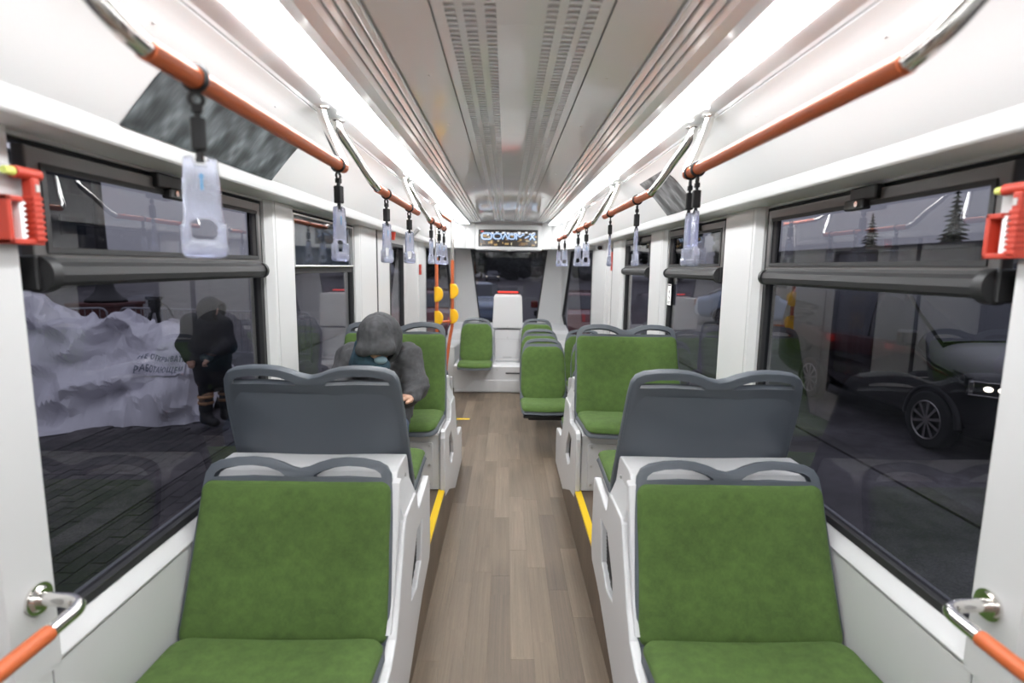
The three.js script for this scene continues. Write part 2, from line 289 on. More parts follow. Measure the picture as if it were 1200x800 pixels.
// ---------------------------------------------------------------- side walls, windows, doors
const zs = (a, b) => [Math.min(a, b), Math.max(a, b)];
let winN = 0;
const HOPPER = 1.575;
function windowAt(s, zn, zf, label, style) {                            // zn nearer the driver-less end, zf farther
  const w = struct('window_' + (++winN), label, 'window'), [a, b] = zs(zn, zf), X = (x) => s * x;
  mesh('frame', exZY(rect(a, b, 0.695, 1.885), X(1.138), X(1.172), { holes: [rect(a + 0.03, b - 0.03, 0.722, 1.862)], bevel: 0.003 }), M.rubber, w);
  const lo = style ? HOPPER - 0.03 : 1.862;
  mesh('pane', box(X(1.156), X(1.160), 0.72, lo, a + 0.026, b - 0.026), M.glass, w);
  if (!style) return w;
  mesh('transom', box(X(1.142), X(1.168), HOPPER - 0.03, HOPPER + 0.012, a + 0.026, b - 0.026, 0.004), M.rubber, w);
  const sa = a + 0.055, sb = b - 0.055, thin = style === 'thin', fw = thin ? 0.012 : 0.038;
  const sash = mesh('sash', exZY(rect(sa, sb, HOPPER + 0.005, 1.857), X(1.118), X(1.15), { holes: [rect(sa + fw, sb - fw, HOPPER + 0.005 + fw, 1.857 - fw)], bevel: 0.004 }), thin ? M.steel : M.sash, w);
  mesh('upper_pane', box(X(1.136), X(1.140), HOPPER + 0.005 + fw * 0.8, 1.857 - fw * 0.8, sa + fw * 0.8, sb - fw * 0.8), thin ? M.carGlass : M.glass, w);
  if (thin) return w;
  mesh('inner_bead', exZY(rect(sa + fw - 0.002, sb - fw + 0.002, HOPPER + 0.003 + fw, 1.859 - fw), X(1.114), X(1.119), { holes: [rect(sa + fw + 0.012, sb - fw - 0.012, HOPPER + 0.017 + fw, 1.845 - fw)] }), M.rubber, w);
  const prof = [[1.150, 1.538], [1.105, 1.538], [1.092, 1.548], [1.088, 1.565], [1.093, 1.585], [1.106, 1.596], [1.108, 1.606], [1.15, 1.606]].map(([x, y]) => [x, y]);
  const g = exXY(prof, sa + 0.03, sb - 0.02, { bevel: 0.002 }); mesh('pull_bar', s < 0 ? mirX(g) : g, M.bar, w);
  mesh('bar_end', [cyl(0.043, 0.043, 0.03, [X(1.112), 1.568, sb - 0.005], 'z', 24), box(X(1.1), X(1.15), 1.53, 1.61, sb - 0.012, sb + 0.02, 0.006)], M.black, w);
  mesh('bar_end', [cyl(0.034, 0.034, 0.02, [X(1.116), 1.568, sa + 0.022], 'z', 24)], M.black, w);
  const zc = (a + b) / 2 + 0.04, lt = mesh('latch', [box(X(1.095), X(1.125), 1.798, 1.832, zc - 0.05, zc + 0.05, 0.006), box(X(1.10), X(1.13), 1.826, 1.87, zc - 0.03, zc + 0.1, 0.006)], M.black, w);
  mesh('keyhole', cyl(0.009, 0.009, 0.006, [X(1.094), 1.815, zc + 0.02], 'x', 16), M.chrome, lt);
  return w;
}
const walls = {};
const segs = {
  '-1': { pillars: [[-1.06, -1.225], [-2.505, -2.785], [-3.975, -4.525], [-6.64, -7.15]], panels: [[-1.06, -1.186], [-1.19, -2.64], [-2.644, -4.525], [-6.64, -7.15]] },
  '1': { pillars: [[-1.06, -1.225], [-2.50, -2.885], [-3.985, -4.36], [-5.43, -5.90], [-6.02, -6.26], [-6.275, -7.15]], panels: [[-1.06, -1.186], [-1.19, -2.69], [-2.694, -4.2], [-4.204, -5.96], [-5.96, -7.15]] },
};
for (const s of [-1, 1]) {
  const w = walls[s] = struct(s < 0 ? 'wall_left' : 'wall_right', s < 0 ? 'white side wall of the tram with windows onto the tarpaulin heap' : 'white side wall of the tram with windows onto the black van', 'wall'), X = (x) => s * x;
  for (const [a, b] of segs[s].pillars) {
    const [lo, hi] = zs(a, b), p = mesh('pillar', flat([[1.098, lo + 0.012], [1.11, lo], [1.2, lo], [1.2, hi], [1.125, hi], [1.098, hi - 0.03]].map(([x, z]) => [s * x, z]), 0.64, 1.895), M.wall, w);
    if (hi - lo > 0.2) mesh('seam', box(X(1.0965), X(1.1), 0.70, 1.875, hi - 0.055, hi - 0.0585), M.wallGrey, p);
  }
  for (const [a, b] of segs[s].panels) mesh('lower_panel', box(X(1.10), X(1.2), 0, 0.652, a, b, 0.003), M.wall, w);
  const sill = exXY([[1.100, 0.645], [1.100, 0.655], [1.106, 0.662], [1.148, 0.698], [1.2, 0.699], [1.2, 0.645]], s < 0 ? -4.525 : -7.15, -1.06); mesh('sill', s < 0 ? mirX(sill) : sill, M.wall, w);
  mesh('upper_wall', box(X(1.128), X(1.2), 1.872, 2.26, -7.2, 2.2), M.wall, w);
  mesh('outer_skin', [box(X(1.172), X(1.2), 0.1, 0.71, -7.15, -1.06), ...segs[s].pillars.map(([a, b]) => box(X(1.165), X(1.2), 0.1, 1.9, a, b))], M.carGrey, w);
}
windowAt(-1, -1.222, -2.508, 'large side window with hinged top vent facing the tarpaulin heap', 'bar');
windowAt(-1, -2.78, -3.98, 'side window with thin framed dark upper pane beside the seated passenger', 'thin');
windowAt(1, -1.222, -2.503, 'large side window with hinged top vent facing the black van', 'bar');
windowAt(1, -2.88, -3.99, 'side window with hinged top vent and small white sticker', 'bar');
windowAt(1, -4.355, -5.435, 'narrow looking side window with hinged top vent between white pillars', 'bar');
mesh('gap_strip', [box(1.12, 1.2, 0.1, 1.9, -5.895, -6.025)], M.gap, walls[1]);
mesh('gap_strip', [box(1.115, 1.2, 0.1, 1.9, -6.258, -6.278)], M.gap, walls[1]);
mesh('gap_strip', [box(-1.098, -1.2, 0.05, 1.885, -4.527, -4.562)], M.gap, walls[-1]);
// doors
function door(n, s, leaves, label) {
  const d = struct('door_' + n, label, 'door'), X = (x) => s * x;
  for (const [a, b, pa, pb] of leaves) {
    const [lo, hi] = zs(a, b), hole = pa === undefined ? [] : [roundRect(...zs(pa, pb), 0.32, 1.80, 0.03)];
    const leaf = mesh('leaf', exZY(rect(lo + 0.004, hi - 0.004, 0.01, 1.88), X(1.105), X(1.15), { holes: hole, bevel: 0.004 }), M.wall, d);
    if (pa !== undefined) { mesh('rubber_surround', exZY(roundRect(...zs(pa, pb), 0.32, 1.80, 0.03), X(1.10), X(1.14), { holes: [roundRect(Math.min(pa, pb) + 0.03, Math.max(pa, pb) - 0.03, 0.35, 1.77, 0.02)] }), M.rubber, leaf);
      mesh('pane', box(X(1.125), X(1.129), 0.33, 1.79, Math.min(pa, pb) + 0.01, Math.max(pa, pb) - 0.01), M.glass, leaf); }
  }
  mesh('gasket', box(X(1.11), X(1.16), 0.01, 1.88, leaves[0][0] + 0.03, leaves[0][0] + 0.002), M.rubber, d);
  return d;
}
door(1, -1, [[-4.56, -5.88, -5.05, -5.72], [-5.89, -6.63]], 'white passenger door with narrow dark glass beside orange poles');
door(2, -1, [[0.64, -0.2, 0.54, -0.1], [-0.21, -1.05, -0.31, -0.95]], 'white glazed double door next to the red hammer, tarpaulin side');
door(3, 1, [[0.64, -0.2, 0.54, -0.1], [-0.21, -1.05, -0.31, -0.95]], 'white glazed double door next to the red hammer, van side');
for (const s of [-1, 1]) mesh('end_panel', [box(s * 1.1, s * 1.2, 0, 1.9, 0.65, 2.2)], M.wall, walls[s]);
const wallFront = struct('wall_front', 'white end wall closing the tram behind the viewpoint', 'wall');
mesh('panel', exXY(rect(-1.2, 1.2, 0, 2.3), 2.15, 2.2, { holes: [rect(-0.8, 0.8, 0.95, 1.9)] }), M.wall, wallFront);
mesh('pane', box(-0.82, 0.82, 0.93, 1.92, 2.17, 2.176), M.glass, wallFront);

// ---------------------------------------------------------------- rear end
const rear = struct('wall_rear', 'white rear end of the tram with slanted pillars around the back window', 'wall');
const RA = [1.10, -7.15], RB = [0.79, -8.3], RL = Math.hypot(RB[0] - RA[0], RB[1] - RA[1]), RT = Math.atan2(RA[0] - RB[0], RA[1] - RB[1]);
const sideHole = [[0.05, 0.60], [0.90, 0.60], [1.10, 0.88], [0.80, 1.82], [0.05, 1.82]];
const rearPlace = (g) => { g.applyMatrix4(new THREE.Matrix4().makeBasis(V3(-Math.sin(RT), 0, -Math.cos(RT)), V3(0, 1, 0), V3(Math.cos(RT), 0, -Math.sin(RT)))); return g.translate(RA[0], 0, RA[1]); };
for (const s of [-1, 1]) {
  const fx = (g) => (s < 0 ? mirX(g) : g), off = (h, d) => h.map(([t, y]) => { const c = [0.56, 1.2]; const l = Math.hypot(t - c[0], y - c[1]); return [t + (c[0] - t) / l * d, y + (c[1] - y) / l * d]; });
  mesh('side_panel', fx(rearPlace(exXY(rect(0, RL, 0, 2.26), 0, 0.05, { holes: [sideHole] }))), M.wall, rear);
  const w = struct('window_' + (++winN), s < 0 ? 'slanted rear quarter window behind the orange poles' : 'slanted rear quarter window beside the bench on the van side', 'window');
  mesh('frame', fx(rearPlace(exXY(off(sideHole, -0.005), -0.004, 0.03, { holes: [off(sideHole, 0.02)] }))), M.rubber, w);
  mesh('pane', fx(rearPlace(exXY(off(sideHole, 0.01), 0.02, 0.024))), M.glass, w);
}
const rwHole = [[-0.425, 0.74], [0.425, 0.74], [0.57, 1.835], [-0.57, 1.835]];
mesh('rear_panel', exXY(rect(-0.9, 0.9, 0, 2.26), -8.35, -8.28, { holes: [rwHole] }), M.wall, rear);
const rw = struct('window_' + (++winN), 'tapered rear window above the bench looking onto the street', 'window');
mesh('frame', exXY([[-0.432, 0.73], [0.432, 0.73], [0.578, 1.845], [-0.578, 1.845]], -8.32, -8.274, { holes: [[[-0.418, 0.755], [0.418, 0.755], [0.557, 1.82], [-0.557, 1.82]]] }), M.rubber, rw);
mesh('pane', exXY(rwHole, -8.30, -8.296), M.glass, rw);
mesh('parcel_shelf', exZY([[-8.28, 0.34], [-8.28, 0.74], [-8.2, 0.76], [-7.75, 0.70], [-7.7, 0.66], [-7.62, 0.34]], -0.86, 0.86, { bevel: 0.01 }), M.wall, rear);
for (const s of [-1, 1]) {
  mesh('side_ledge', flat([[0.70, -7.05], [1.10, -7.05], [1.09, -7.2], [0.82, -8.25], [0.62, -8.25], [0.64, -7.6]].map(([x, z]) => [s * x, z]), 0, 0.56, { bevel: 0.02 }), M.wall, rear);
}
// display bulkhead
const bulk = struct('trim_3', 'white bulkhead under the ceiling end holding the passenger display', 'bulkhead');
mesh('front_panel', exXY(roundRect(-0.468, 0.452, 1.823, 2.163, 0.008, 2), -7.66, -7.62, { holes: [roundRect(-0.424, 0.388, 1.868, 2.098, 0.004, 2)], bevel: 0.004 }), M.wall, bulk);
mesh('soffit', [box(-0.47, 0.45, 1.825, 2.26, -8.28, -7.72), box(-0.86, -0.45, 1.85, 2.26, -8.28, -7.72), box(0.43, 0.86, 1.85, 2.26, -8.28, -7.72)], M.wall, bulk);
for (const s of [-1, 1]) {
  const ex = s < 0 ? -0.471 : 0.455, g = flat([[ex, -7.625], [ex + s * 0.12, -7.60], [s * 1.0, -7.10], [s * 1.13, -7.10], [s * 1.13, -7.3], [s * 0.9, -7.75], [ex, -7.75]], 1.84, 2.185);
  mesh('angled_panel', g, M.wall, bulk);
}
mesh('camera_dome', sphere(0.03, [-0.01, 1.822, -7.68], 1, 0.6, 1), M.white, bulk);

// ---------------------------------------------------------------- seats
// local axes: the fold between seat and back is the origin, the sitter looks along +z
const backAt = (w) => (u, v, h) => {                                    // u across -1..1, v up in metres along the back, h in front of it
  const t = v / 0.585, hw = w / 2 * (1.035 - 0.055 * t), c = 0.342, sn = 0.94, bow = -0.014 * (1 - u * u) - 0.012 * Math.sin(Math.PI * Math.min(1, Math.max(0, t)));
  const d = h + bow; return [u * hw, v * sn + d * c, -v * c + d * sn];
};
const seatAt = (w) => (u, f, h) => { const hw = w / 2 * (1.035 - 0.02 * f / 0.4); const dip = -0.010 * (1 - u * u); const lip = f > 0.3 ? -((f - 0.3) ** 2) * 2.2 : 0; return [u * hw, 0.012 + f * 0.05 + h + dip + lip, f]; };
const uvRound = (a0, a1, b0, b1, ru, rv, n = 6, per = 14) => {          // rounded outline in u (-1..1) and metres, edges cut into steps
  const c = []; for (const [cx, cy, t] of [[a1 - ru, b1 - rv, 0], [a0 + ru, b1 - rv, 1], [a0 + ru, b0 + rv, 2], [a1 - ru, b0 + rv, 3]]) for (let i = 0; i <= n; i++) { const q = (t + i / n) * Math.PI / 2; c.push([cx + ru * Math.cos(q), cy + rv * Math.sin(q)]); }
  const o = []; for (let i = 0; i < c.length; i++) { const a = c[i], b = c[(i + 1) % c.length], du = Math.abs(a[0] - b[0]), dv = Math.abs(a[1] - b[1]), k = Math.max(1, Math.round(Math.max(du * per / 2, dv * per / 0.5))); for (let j = 0; j < k; j++) o.push([a[0] + (b[0] - a[0]) * j / k, a[1] + (b[1] - a[1]) * j / k]); }
  return o;
};
function backShape(w, two) {
  const half = two ? [[0, 0.556], [0.10, 0.563], [0.2, 0.577], [0.34, 0.590], [0.5, 0.595], [0.68, 0.592], [0.84, 0.582], [0.93, 0.566], [0.975, 0.538], [0.99, 0.49], [1.0, 0.4], [1.005, 0.2], [1.005, 0.04], [0.98, -0.03]]
    : [[0, 0.595], [0.3, 0.592], [0.55, 0.583], [0.72, 0.568], [0.83, 0.542], [0.91, 0.50], [0.97, 0.43], [1.0, 0.33], [1.005, 0.15], [1.0, 0.03], [0.97, -0.03]];
  const full = [...half, ...half.slice().reverse().map(([u, v]) => [-u, v])].filter((p, i, a) => !i || p[0] !== a[i - 1][0] || p[1] !== a[i - 1][1]); if (full[0][0] === 0) full.pop();
  const hole = two ? [[0.13, 0.525], [0.135, 0.535], [0.20, 0.549], [0.34, 0.565], [0.5, 0.571], [0.68, 0.568], [0.82, 0.558], [0.885, 0.543], [0.905, 0.522], [0.89, 0.517], [0.5, 0.523], [0.16, 0.519]]
    : [[-0.70, 0.530], [-0.66, 0.550], [-0.5, 0.562], [-0.25, 0.571], [0.25, 0.571], [0.5, 0.562], [0.66, 0.550], [0.70, 0.530], [0.4, 0.534], [-0.4, 0.534]];
  const k = w / 2, sc = (p) => p.map(([u, v]) => [u * k, v]);
  const holes = two ? [sc(hole), sc(hole.map(([u, v]) => [-u, v]).reverse())] : [sc(hole)];
  const g = clean(exXY(sc(full), -0.034, 0.0, { holes, bevel: 0.007 })), p = g.attributes.position, at = backAt(w);
  for (let i = 0; i < p.count; i++) { const q = at(p.getX(i) / k, p.getY(i), p.getZ(i)); p.setXYZ(i, ...q); }
  g.computeVertexNormals(); return toCreasedNormals(g, 0.7);
}
function makeSeat(w, two) {
  const top = two ? 0.512 : 0.515, S = new THREE.Group();
  const padTop = two ? uvRound(-0.982, 0.982, -0.006, top, 0.10, 0.035) : uvRound(-0.97, 0.97, -0.006, top, 0.42, 0.13, 8).map(([u, v]) => [u, v]);
  S.geo = {
    shell: [backShape(w, two), puffy(uvRound(-0.93, 0.93, -0.01, 0.49, 0.16, 0.06).map(([u, v]) => [-u, v]).map(([u, v]) => [u, v]), (u, v, h) => backAt(w)(u, v, -0.03 - h * (1.25 - v * 1.3)), 0.030, 0.0, 14, 3, 1.4),
      puffy(uvRound(-1.0, 1.0, -0.03, 0.40, 0.12, 0.05), (u, f, h) => seatAt(w)(u, f, -0.030 + h), 0.028, 0.002, 8, 10)],
    backPad: [puffy(padTop, backAt(w), 0.026, 0.004, 12, 8)],
    seatPad: [puffy(uvRound(-0.982, 0.982, 0.0, 0.398, 0.14, 0.06), seatAt(w), 0.030, 0.004, 10, 8)],
  };
  return S.geo;
}
const dbl = makeSeat(0.668, true), sgl = makeSeat(0.42, false);
for (const g of [dbl, sgl]) for (const k of Object.keys(g)) { const l = g[k].map(clean); g[k] = l.length > 1 ? mergeGeometries(l) : l[0]; g[k].userData.keepUV = true; }
function placeSeat(geo, pos, turn, label, group) {
  const t = thing(geo === dbl ? 'double_seat' : 'single_seat', label, 'seat', group, pos); t.rotation.y = turn;
  const sh = new THREE.Mesh(geo.shell, M.shell), bp = new THREE.Mesh(geo.backPad, M.green), sp = new THREE.Mesh(geo.seatPad, M.green);
  sh.name = 'shell'; bp.name = 'back_cushion'; sp.name = 'seat_cushion'; sh.userData.label = 'dark grey plastic shell with hand holds'; bp.userData.label = 'green fabric back cushion';
  for (const m of [sh, bp, sp]) { m.castShadow = m.receiveShadow = true; t.add(m); }
  return t;
}
const ZC = -2.76, mz = (z) => 2 * ZC - z;                               // the bay is mirrored about its middle
const SX = 0.752;
for (const s of [-1, 1]) {
  const side = s < 0 ? 'on the tarpaulin side' : 'on the van side';
  placeSeat(dbl, [s * SX, 0.375, -1.635], 0, 'low green double seat beside the orange side rail, ' + side, 'double seats');
  placeSeat(dbl, [s * SX, 0.680, -2.195], Math.PI, 'raised double seat showing its dark grey back, ' + side, 'double seats');
  placeSeat(dbl, [s * SX, 0.680, mz(-2.175)], 0, s < 0 ? 'raised green double seat with the hooded passenger on it' : 'raised empty green double seat facing the dark seat back, ' + side, 'double seats');
  placeSeat(dbl, [s * SX, 0.375, mz(-1.62)], Math.PI, 'low double seat mostly hidden behind the raised green seat, ' + side, 'double seats');
}
// seat housings between back-to-back seats
function housing(s, far, label) {
  const h = thing('seat_housing', label, 'housing', 'white seat housings');
  const T = (g) => { g = clean(g); if (s < 0) g = mirX(g); if (far) g = xf(g, new THREE.Matrix4().makeTranslation(0, 0, 2 * ZC).multiply(new THREE.Matrix4().makeScale(1, 1, -1))); return g; };
  const body = [[-1.30, 0.0], [-1.30, 0.318], [-1.58, 0.335], [-1.675, 0.345], [-1.70, 0.40], [-1.868, 0.845], [-1.885, 0.864], [-1.91, 0.872], [-2.045, 0.872], [-2.065, 0.866], [-2.078, 0.85], [-2.155, 0.66], [-2.20, 0.648], [-2.40, 0.638], [-2.43, 0.62], [-2.425, 0.56], [-2.425, 0.285], [-2.3, 0.285], [-2.2, 0.24], [-1.80, 0.05], [-1.7, 0]];
  mesh('body', T(exZY(body, 0.418, 1.088, { bevel: 0.006 })), M.housing, h);
  // aisle side panel with its slanted opening and the notch for the raised seat
  const panel = [[-1.24, 0.03], [-1.24, 0.30], [-1.28, 0.325], [-1.56, 0.35], [-1.64, 0.385], [-1.70, 0.46], [-1.785, 0.62], [-1.825, 0.70], [-1.85, 0.715], [-2.05, 0.715], [-2.075, 0.70], [-2.105, 0.63], [-2.125, 0.618], [-2.15, 0.62], [-2.40, 0.645], [-2.425, 0.635], [-2.438, 0.60], [-2.44, 0.29], [-2.41, 0.235], [-2.2, 0.19], [-1.86, 0.055], [-1.8, 0.03]];
  const slot = [[-2.21, 0.53], [-2.08, 0.54], [-1.95, 0.42], [-1.92, 0.34], [-2.05, 0.31], [-2.17, 0.36]];
  mesh('shoulder', T(toCreasedNormals(new ConvexGeometry([[0.384, 0.69, -1.832], [0.384, 0.69, -2.082], [0.39, 0.715, -1.845], [0.39, 0.715, -2.07], [0.44, 0.86, -1.865], [0.44, 0.86, -2.055], [0.452, 0.8685, -1.885], [0.452, 0.8685, -2.045], [0.47, 0.66, -1.80], [0.47, 0.66, -2.12], [0.462, 0.8688, -1.885], [0.462, 0.8688, -2.045]].map((p) => V3(...p))), 0.2)), M.housing, h);
  mesh('side_panel', T(exZY(panel, 0.382, 0.415, { holes: [slot], bevel: 0.007 })), M.housing, h);
  const vents = [box(0.4165, 0.4172, 0.29, 0.56, -2.24, -1.90)]; for (let k = 0; k < 16; k++) vents.push(box(0.404, 0.4168, 0.315 + k * 0.0145, 0.322 + k * 0.0145, -2.215, -1.925));
  mesh('vent_grille', vents.map(T), M.bar, h);
  // bevelled return between the low seat and the side panel
  mesh('edge_return', T(exZY([[-1.64, 0.40], [-1.70, 0.50], [-1.775, 0.70], [-1.825, 0.845], [-1.86, 0.85], [-1.81, 0.70], [-1.72, 0.47], [-1.67, 0.38]], 0.40, 0.46, { bevel: 0.006 })), M.housing, h);
  // plate under the raised seat, with its screws
  const pl = mesh('front_plate', T(exXY(roundRect(0.455, 1.06, 0.30, 0.575, 0.012, 3), -2.436, -2.424, { bevel: 0.003, holes: [s > 0 ? roundRect(0.60, 0.74, 0.43, 0.52, 0.004, 2) : roundRect(0.9, 1.0, 0.43, 0.52, 0.004, 2)] })), M.housing, h);
  for (const x of [0.475, 1.04]) for (const y of [0.325, 0.44, 0.555]) mesh('screw', T(cyl(0.008, 0.008, 0.006, [x, y, -2.438], 'z', 12)), M.steel, pl);
  mesh('socket', T(s > 0 ? box(0.598, 0.742, 0.428, 0.522, -2.43, -2.4255) : box(0.898, 1.002, 0.428, 0.522, -2.43, -2.4255)), M.black, pl);
  mesh('panel_lock', T(sphere(0.008, [0.4165, 0.80, -2.02], 0.6, 1, 1)), M.steel, h);
  return h;
}
housing(-1, false, 'white housing between the low green and raised dark seats, tarpaulin side');
housing(1, false, 'white housing between the low green and raised dark seats, van side');
housing(-1, true, 'white housing under the seat of the hooded passenger');
housing(1, true, 'white housing with black socket under the empty raised seat');

// rear single seats and bench
const singles = [
  [[0.318, 0.375, -4.93], 'aisle single green seat in the row just behind the raised double seat'], [[0.79, 0.375, -4.93], 'window single green seat in the row just behind the raised double seat'],
  [[0.335, 0.375, -5.72], 'aisle single green seat in the row next to the rear bench'], [[0.81, 0.375, -5.72], 'window single green seat in the row next to the rear bench'],
  [[0.375, 0.372, -6.93], 'single green seat on the rear bench, van side of the cabinet'], [[-0.415, 0.372, -6.93], 'single green seat on the rear bench beside the orange poles'],
];
for (const [p, l] of singles) {
  const t = placeSeat(sgl, p, 0, l, 'single seats');
  if (p[2] > -6) {
    mesh('pan', box(-0.195, 0.195, -0.072, -0.045, -0.02, 0.36, 0.012), M.black, t);
    if (p[0] > 0.6) mesh('cantilever_arm', [box(-0.62, 1.1 - p[0], -0.11, -0.072, 0.04, 0.10, 0.01), box(-0.62, 1.1 - p[0], -0.11, -0.072, 0.22, 0.28, 0.01)], M.bar, t);
  }
}
const bench = thing('rear_bench', 'white plastic bench base across the rear of the tram', 'bench');
mesh('body', exZY([[-6.84, 0.0], [-6.835, 0.10], [-6.83, 0.335], [-6.845, 0.348], [-7.64, 0.352], [-7.64, 0]], -0.69, 0.72, { bevel: 0.005 }), M.housing, bench);
mesh('relief_panel', exXY([[-0.665, 0.01], [0.70, 0.01], [0.70, 0.165], [-0.42, 0.165], [-0.47, 0.15], [-0.56, 0.05], [-0.60, 0.035], [-0.665, 0.03]], -6.845, -6.817, { bevel: 0.008 }), M.housing, bench);
mesh('vent', [box(-0.03, 0.155, 0.245, 0.262, -6.835, -6.826, 0.002)], M.bar, bench);
for (const x of [-0.59, -0.14]) mesh('latch', cyl(0.012, 0.012, 0.01, [x, 0.30, -6.828], 'z', 12), M.steel, bench);
const cab = thing('equipment_cabinet', 'white two-tier equipment cabinet between the bench seats', 'cabinet', undefined, [-0.012, 0.35, -7.3]);
mesh('lower_box', [exZY([[0.05, 0.0], [0.065, 0.03], [0.05, 0.41], [-0.3, 0.41], [-0.3, 0]], -0.172, 0.172, { bevel: 0.012 })], M.housing, cab);
mesh('upper_box', exXY([[-0.203, 0.432], [0.203, 0.432], [0.186, 0.845], [0.17, 0.868], [-0.17, 0.868], [-0.186, 0.845]], -0.3, 0.07, { bevel: 0.012 }), M.housing, cab);
mesh('seam', box(-0.175, 0.175, 0.285, 0.289, 0.05, 0.058), M.wallGrey, cab);
for (const y of [0.455, 0.31]) mesh('lock', cyl(0.012, 0.012, 0.012, [0, y, 0.072 - (y < 0.4 ? 0.013 : 0)], 'z', 12), M.steel, cab);
mesh('grille', box(-0.16, 0.16, 0.0, 0.03, 0.03, 0.2, 0.003), M.wallGrey, cab);
mesh('foot_vent', box(-0.06, 0.06, 0.035, 0.05, 0.06, 0.068), M.wallGrey, cab);
const bl = thing('brake_lamp', 'red glowing brake lamp bar behind the cabinet top', 'lamp');
mesh('housing', box(-0.17, 0.15, 1.2, 1.26, -7.72, -7.64, 0.006), M.black, bl);
mesh('lens', box(-0.150, 0.130, 1.236, 1.254, -7.639, -7.63, 0.004), M.taillight, bl);

// ---------------------------------------------------------------- rails, straps, poles
function rail(s, za, zb, label, y = 1.925, x = 0.592, top = 2.15, tx = 0.70) {
  const r = thing('grab_rail', label, 'rail', 'ceiling grab rails'), X = (v) => s * v + CX * 0.6;
  const near = [[X(tx), top, za + 0.20], [X(tx - 0.008), top - 0.035, za + 0.195], [X(x + 0.055), y + 0.10, za + 0.11], [X(x + 0.012), y + 0.022, za + 0.05], [X(x), y, za]];
  const far = [[X(x), y, zb], [X(x + 0.012), y + 0.022, zb - 0.035], [X(x + 0.055), y + 0.10, zb - 0.075], [X(tx - 0.008), top - 0.035, zb - 0.115], [X(tx), top, zb - 0.118]];
  mesh('chrome_end', tube(near, 0.0165, { spline: true, seg: 24, sides: 16 }), M.chrome, r);
  mesh('chrome_end', tube(far, 0.0165, { spline: true, seg: 24, sides: 16 }), M.chrome, r);
  mesh('orange_sleeve', tube([[X(x), y, za], [X(x), y, zb]], 0.0185, { sides: 20 }), M.orange, r);
  for (const p of [near[0], far[4]]) mesh('flange', cyl(0.028, 0.03, 0.008, [p[0], p[1] + 0.004, p[2]], 'y', 20), M.chrome, r);
  return r;
}
rail(-1, -0.90, -1.93, 'longest orange grab rail hanging over the low seat, tarpaulin side');
rail(-1, -2.43, -3.50, 'orange grab rail over the hooded passenger');
rail(-1, -4.02, -5.05, 'orange grab rail in front of the passenger door');
rail(1, -0.90, -1.95, 'longest orange grab rail hanging over the low seat, van side');
rail(1, -2.44, -3.56, 'orange grab rail over the raised empty double seat');
rail(1, -4.06, -5.12, 'orange grab rail over the first row of single seats');
rail(1, -5.72, -6.75, 'short orange grab rail over the rear bench, van side');
const doorRail = thing('grab_rail', 'high orange grab rail running from the door to the rear pole', 'rail', 'ceiling grab rails');
mesh('orange_sleeve', tube([[-0.665, 2.085, -5.35], [-0.655, 2.085, -6.12]], 0.018), M.orange, doorRail);
mesh('chrome_end', tube([[-0.665, 2.085, -5.35], [-0.67, 2.10, -5.25], [-0.70, 2.15, -5.2]], 0.0165, { spline: true, seg: 12 }), M.chrome, doorRail);

// hanging straps: a clear handle on a black loop
const hOut = [[-0.027, 0], [-0.030, -0.05], [-0.031, -0.105], [-0.036, -0.13], [-0.037, -0.165], [-0.031, -0.175], [0.031, -0.175], [0.037, -0.165], [0.036, -0.13], [0.031, -0.105], [0.030, -0.05], [0.027, 0], [0.012, 0.004], [0.008, -0.012], [-0.008, -0.012], [-0.012, 0.004]];
const handleGeo = (() => {
  const plate = exXY(hOut, -0.006, 0.006, { bevel: 0.003, holes: [roundRect(-0.0215, 0.0215, -0.146, -0.108, 0.012, 4).reverse()] });
  const grip = [box(-0.038, 0.038, -0.178, -0.148, -0.0155, 0.0155, 0.012), box(-0.0375, -0.0225, -0.155, -0.118, -0.012, 0.012, 0.006), box(0.0225, 0.0375, -0.155, -0.118, -0.012, 0.012, 0.006)];
  return [plate, ...grip].map(clean);
})();
const strapProto = (() => {
  const g = {};
  g.loop = clean(new THREE.TorusGeometry(0.0215, 0.0045, 8, 24));
  g.hook = mergeGeometries([clean(new THREE.TorusGeometry(0.011, 0.004, 8, 16).translate(0, -0.036, 0)), clean(box(-0.009, 0.009, -0.060, -0.044, -0.008, 0.008, 0.003)), clean(box(-0.005, 0.005, -0.075, -0.055, -0.004, 0.004))]);
  g.block = mergeGeometries([clean(box(-0.0125, 0.0125, -0.125, -0.068, -0.0125, 0.0125, 0.004)), clean(cyl(0.005, 0.008, 0.022, [0, -0.134, 0]))]);
  g.handle = mergeGeometries(handleGeo); g.handle.translate(0, -0.138, 0);
  g.arrow = mergeGeometries([clean(box(-0.002, 0.002, -0.195, -0.172, 0.0062, 0.0068)), clean(new THREE.ShapeGeometry(shapeOf([[-0.005, -0.172], [0.005, -0.172], [0, -0.164]])).translate(0, 0, 0.0066))]);
  return g;
})();
M.bluePrint = std([0.12, 0.35, 0.6], 0.5);
function strap(s, z, yaw, label = 'clear plastic strap handle hanging from an orange grab rail', swing = 0) {
  const t = thing('strap_handle', label, 'strap', 'strap handles on the grab rails', [s * 0.592 + CX * 0.6, 1.925, z]);
  const add = (n, g, m, p) => { const q = new THREE.Mesh(g, m); q.name = n; q.castShadow = q.receiveShadow = true; p.add(q); return q; };
  add('loop', strapProto.loop, M.black, t);
  const k = add('hook', strapProto.hook, M.black, t); k.rotation.y = yaw;
  const b = add('strap_block', strapProto.block, M.bar, t); b.rotation.y = yaw;
  const h = add('handle', strapProto.handle, M.acrylic, t); h.rotation.set(0, yaw, swing); h.userData.label = 'clear bluish plastic handle';
  add('arrow_mark', strapProto.arrow, M.bluePrint, h);
}
strap(-1, -1.035, 0.55, 'clear plastic strap handle in front of the dark slate sheet');
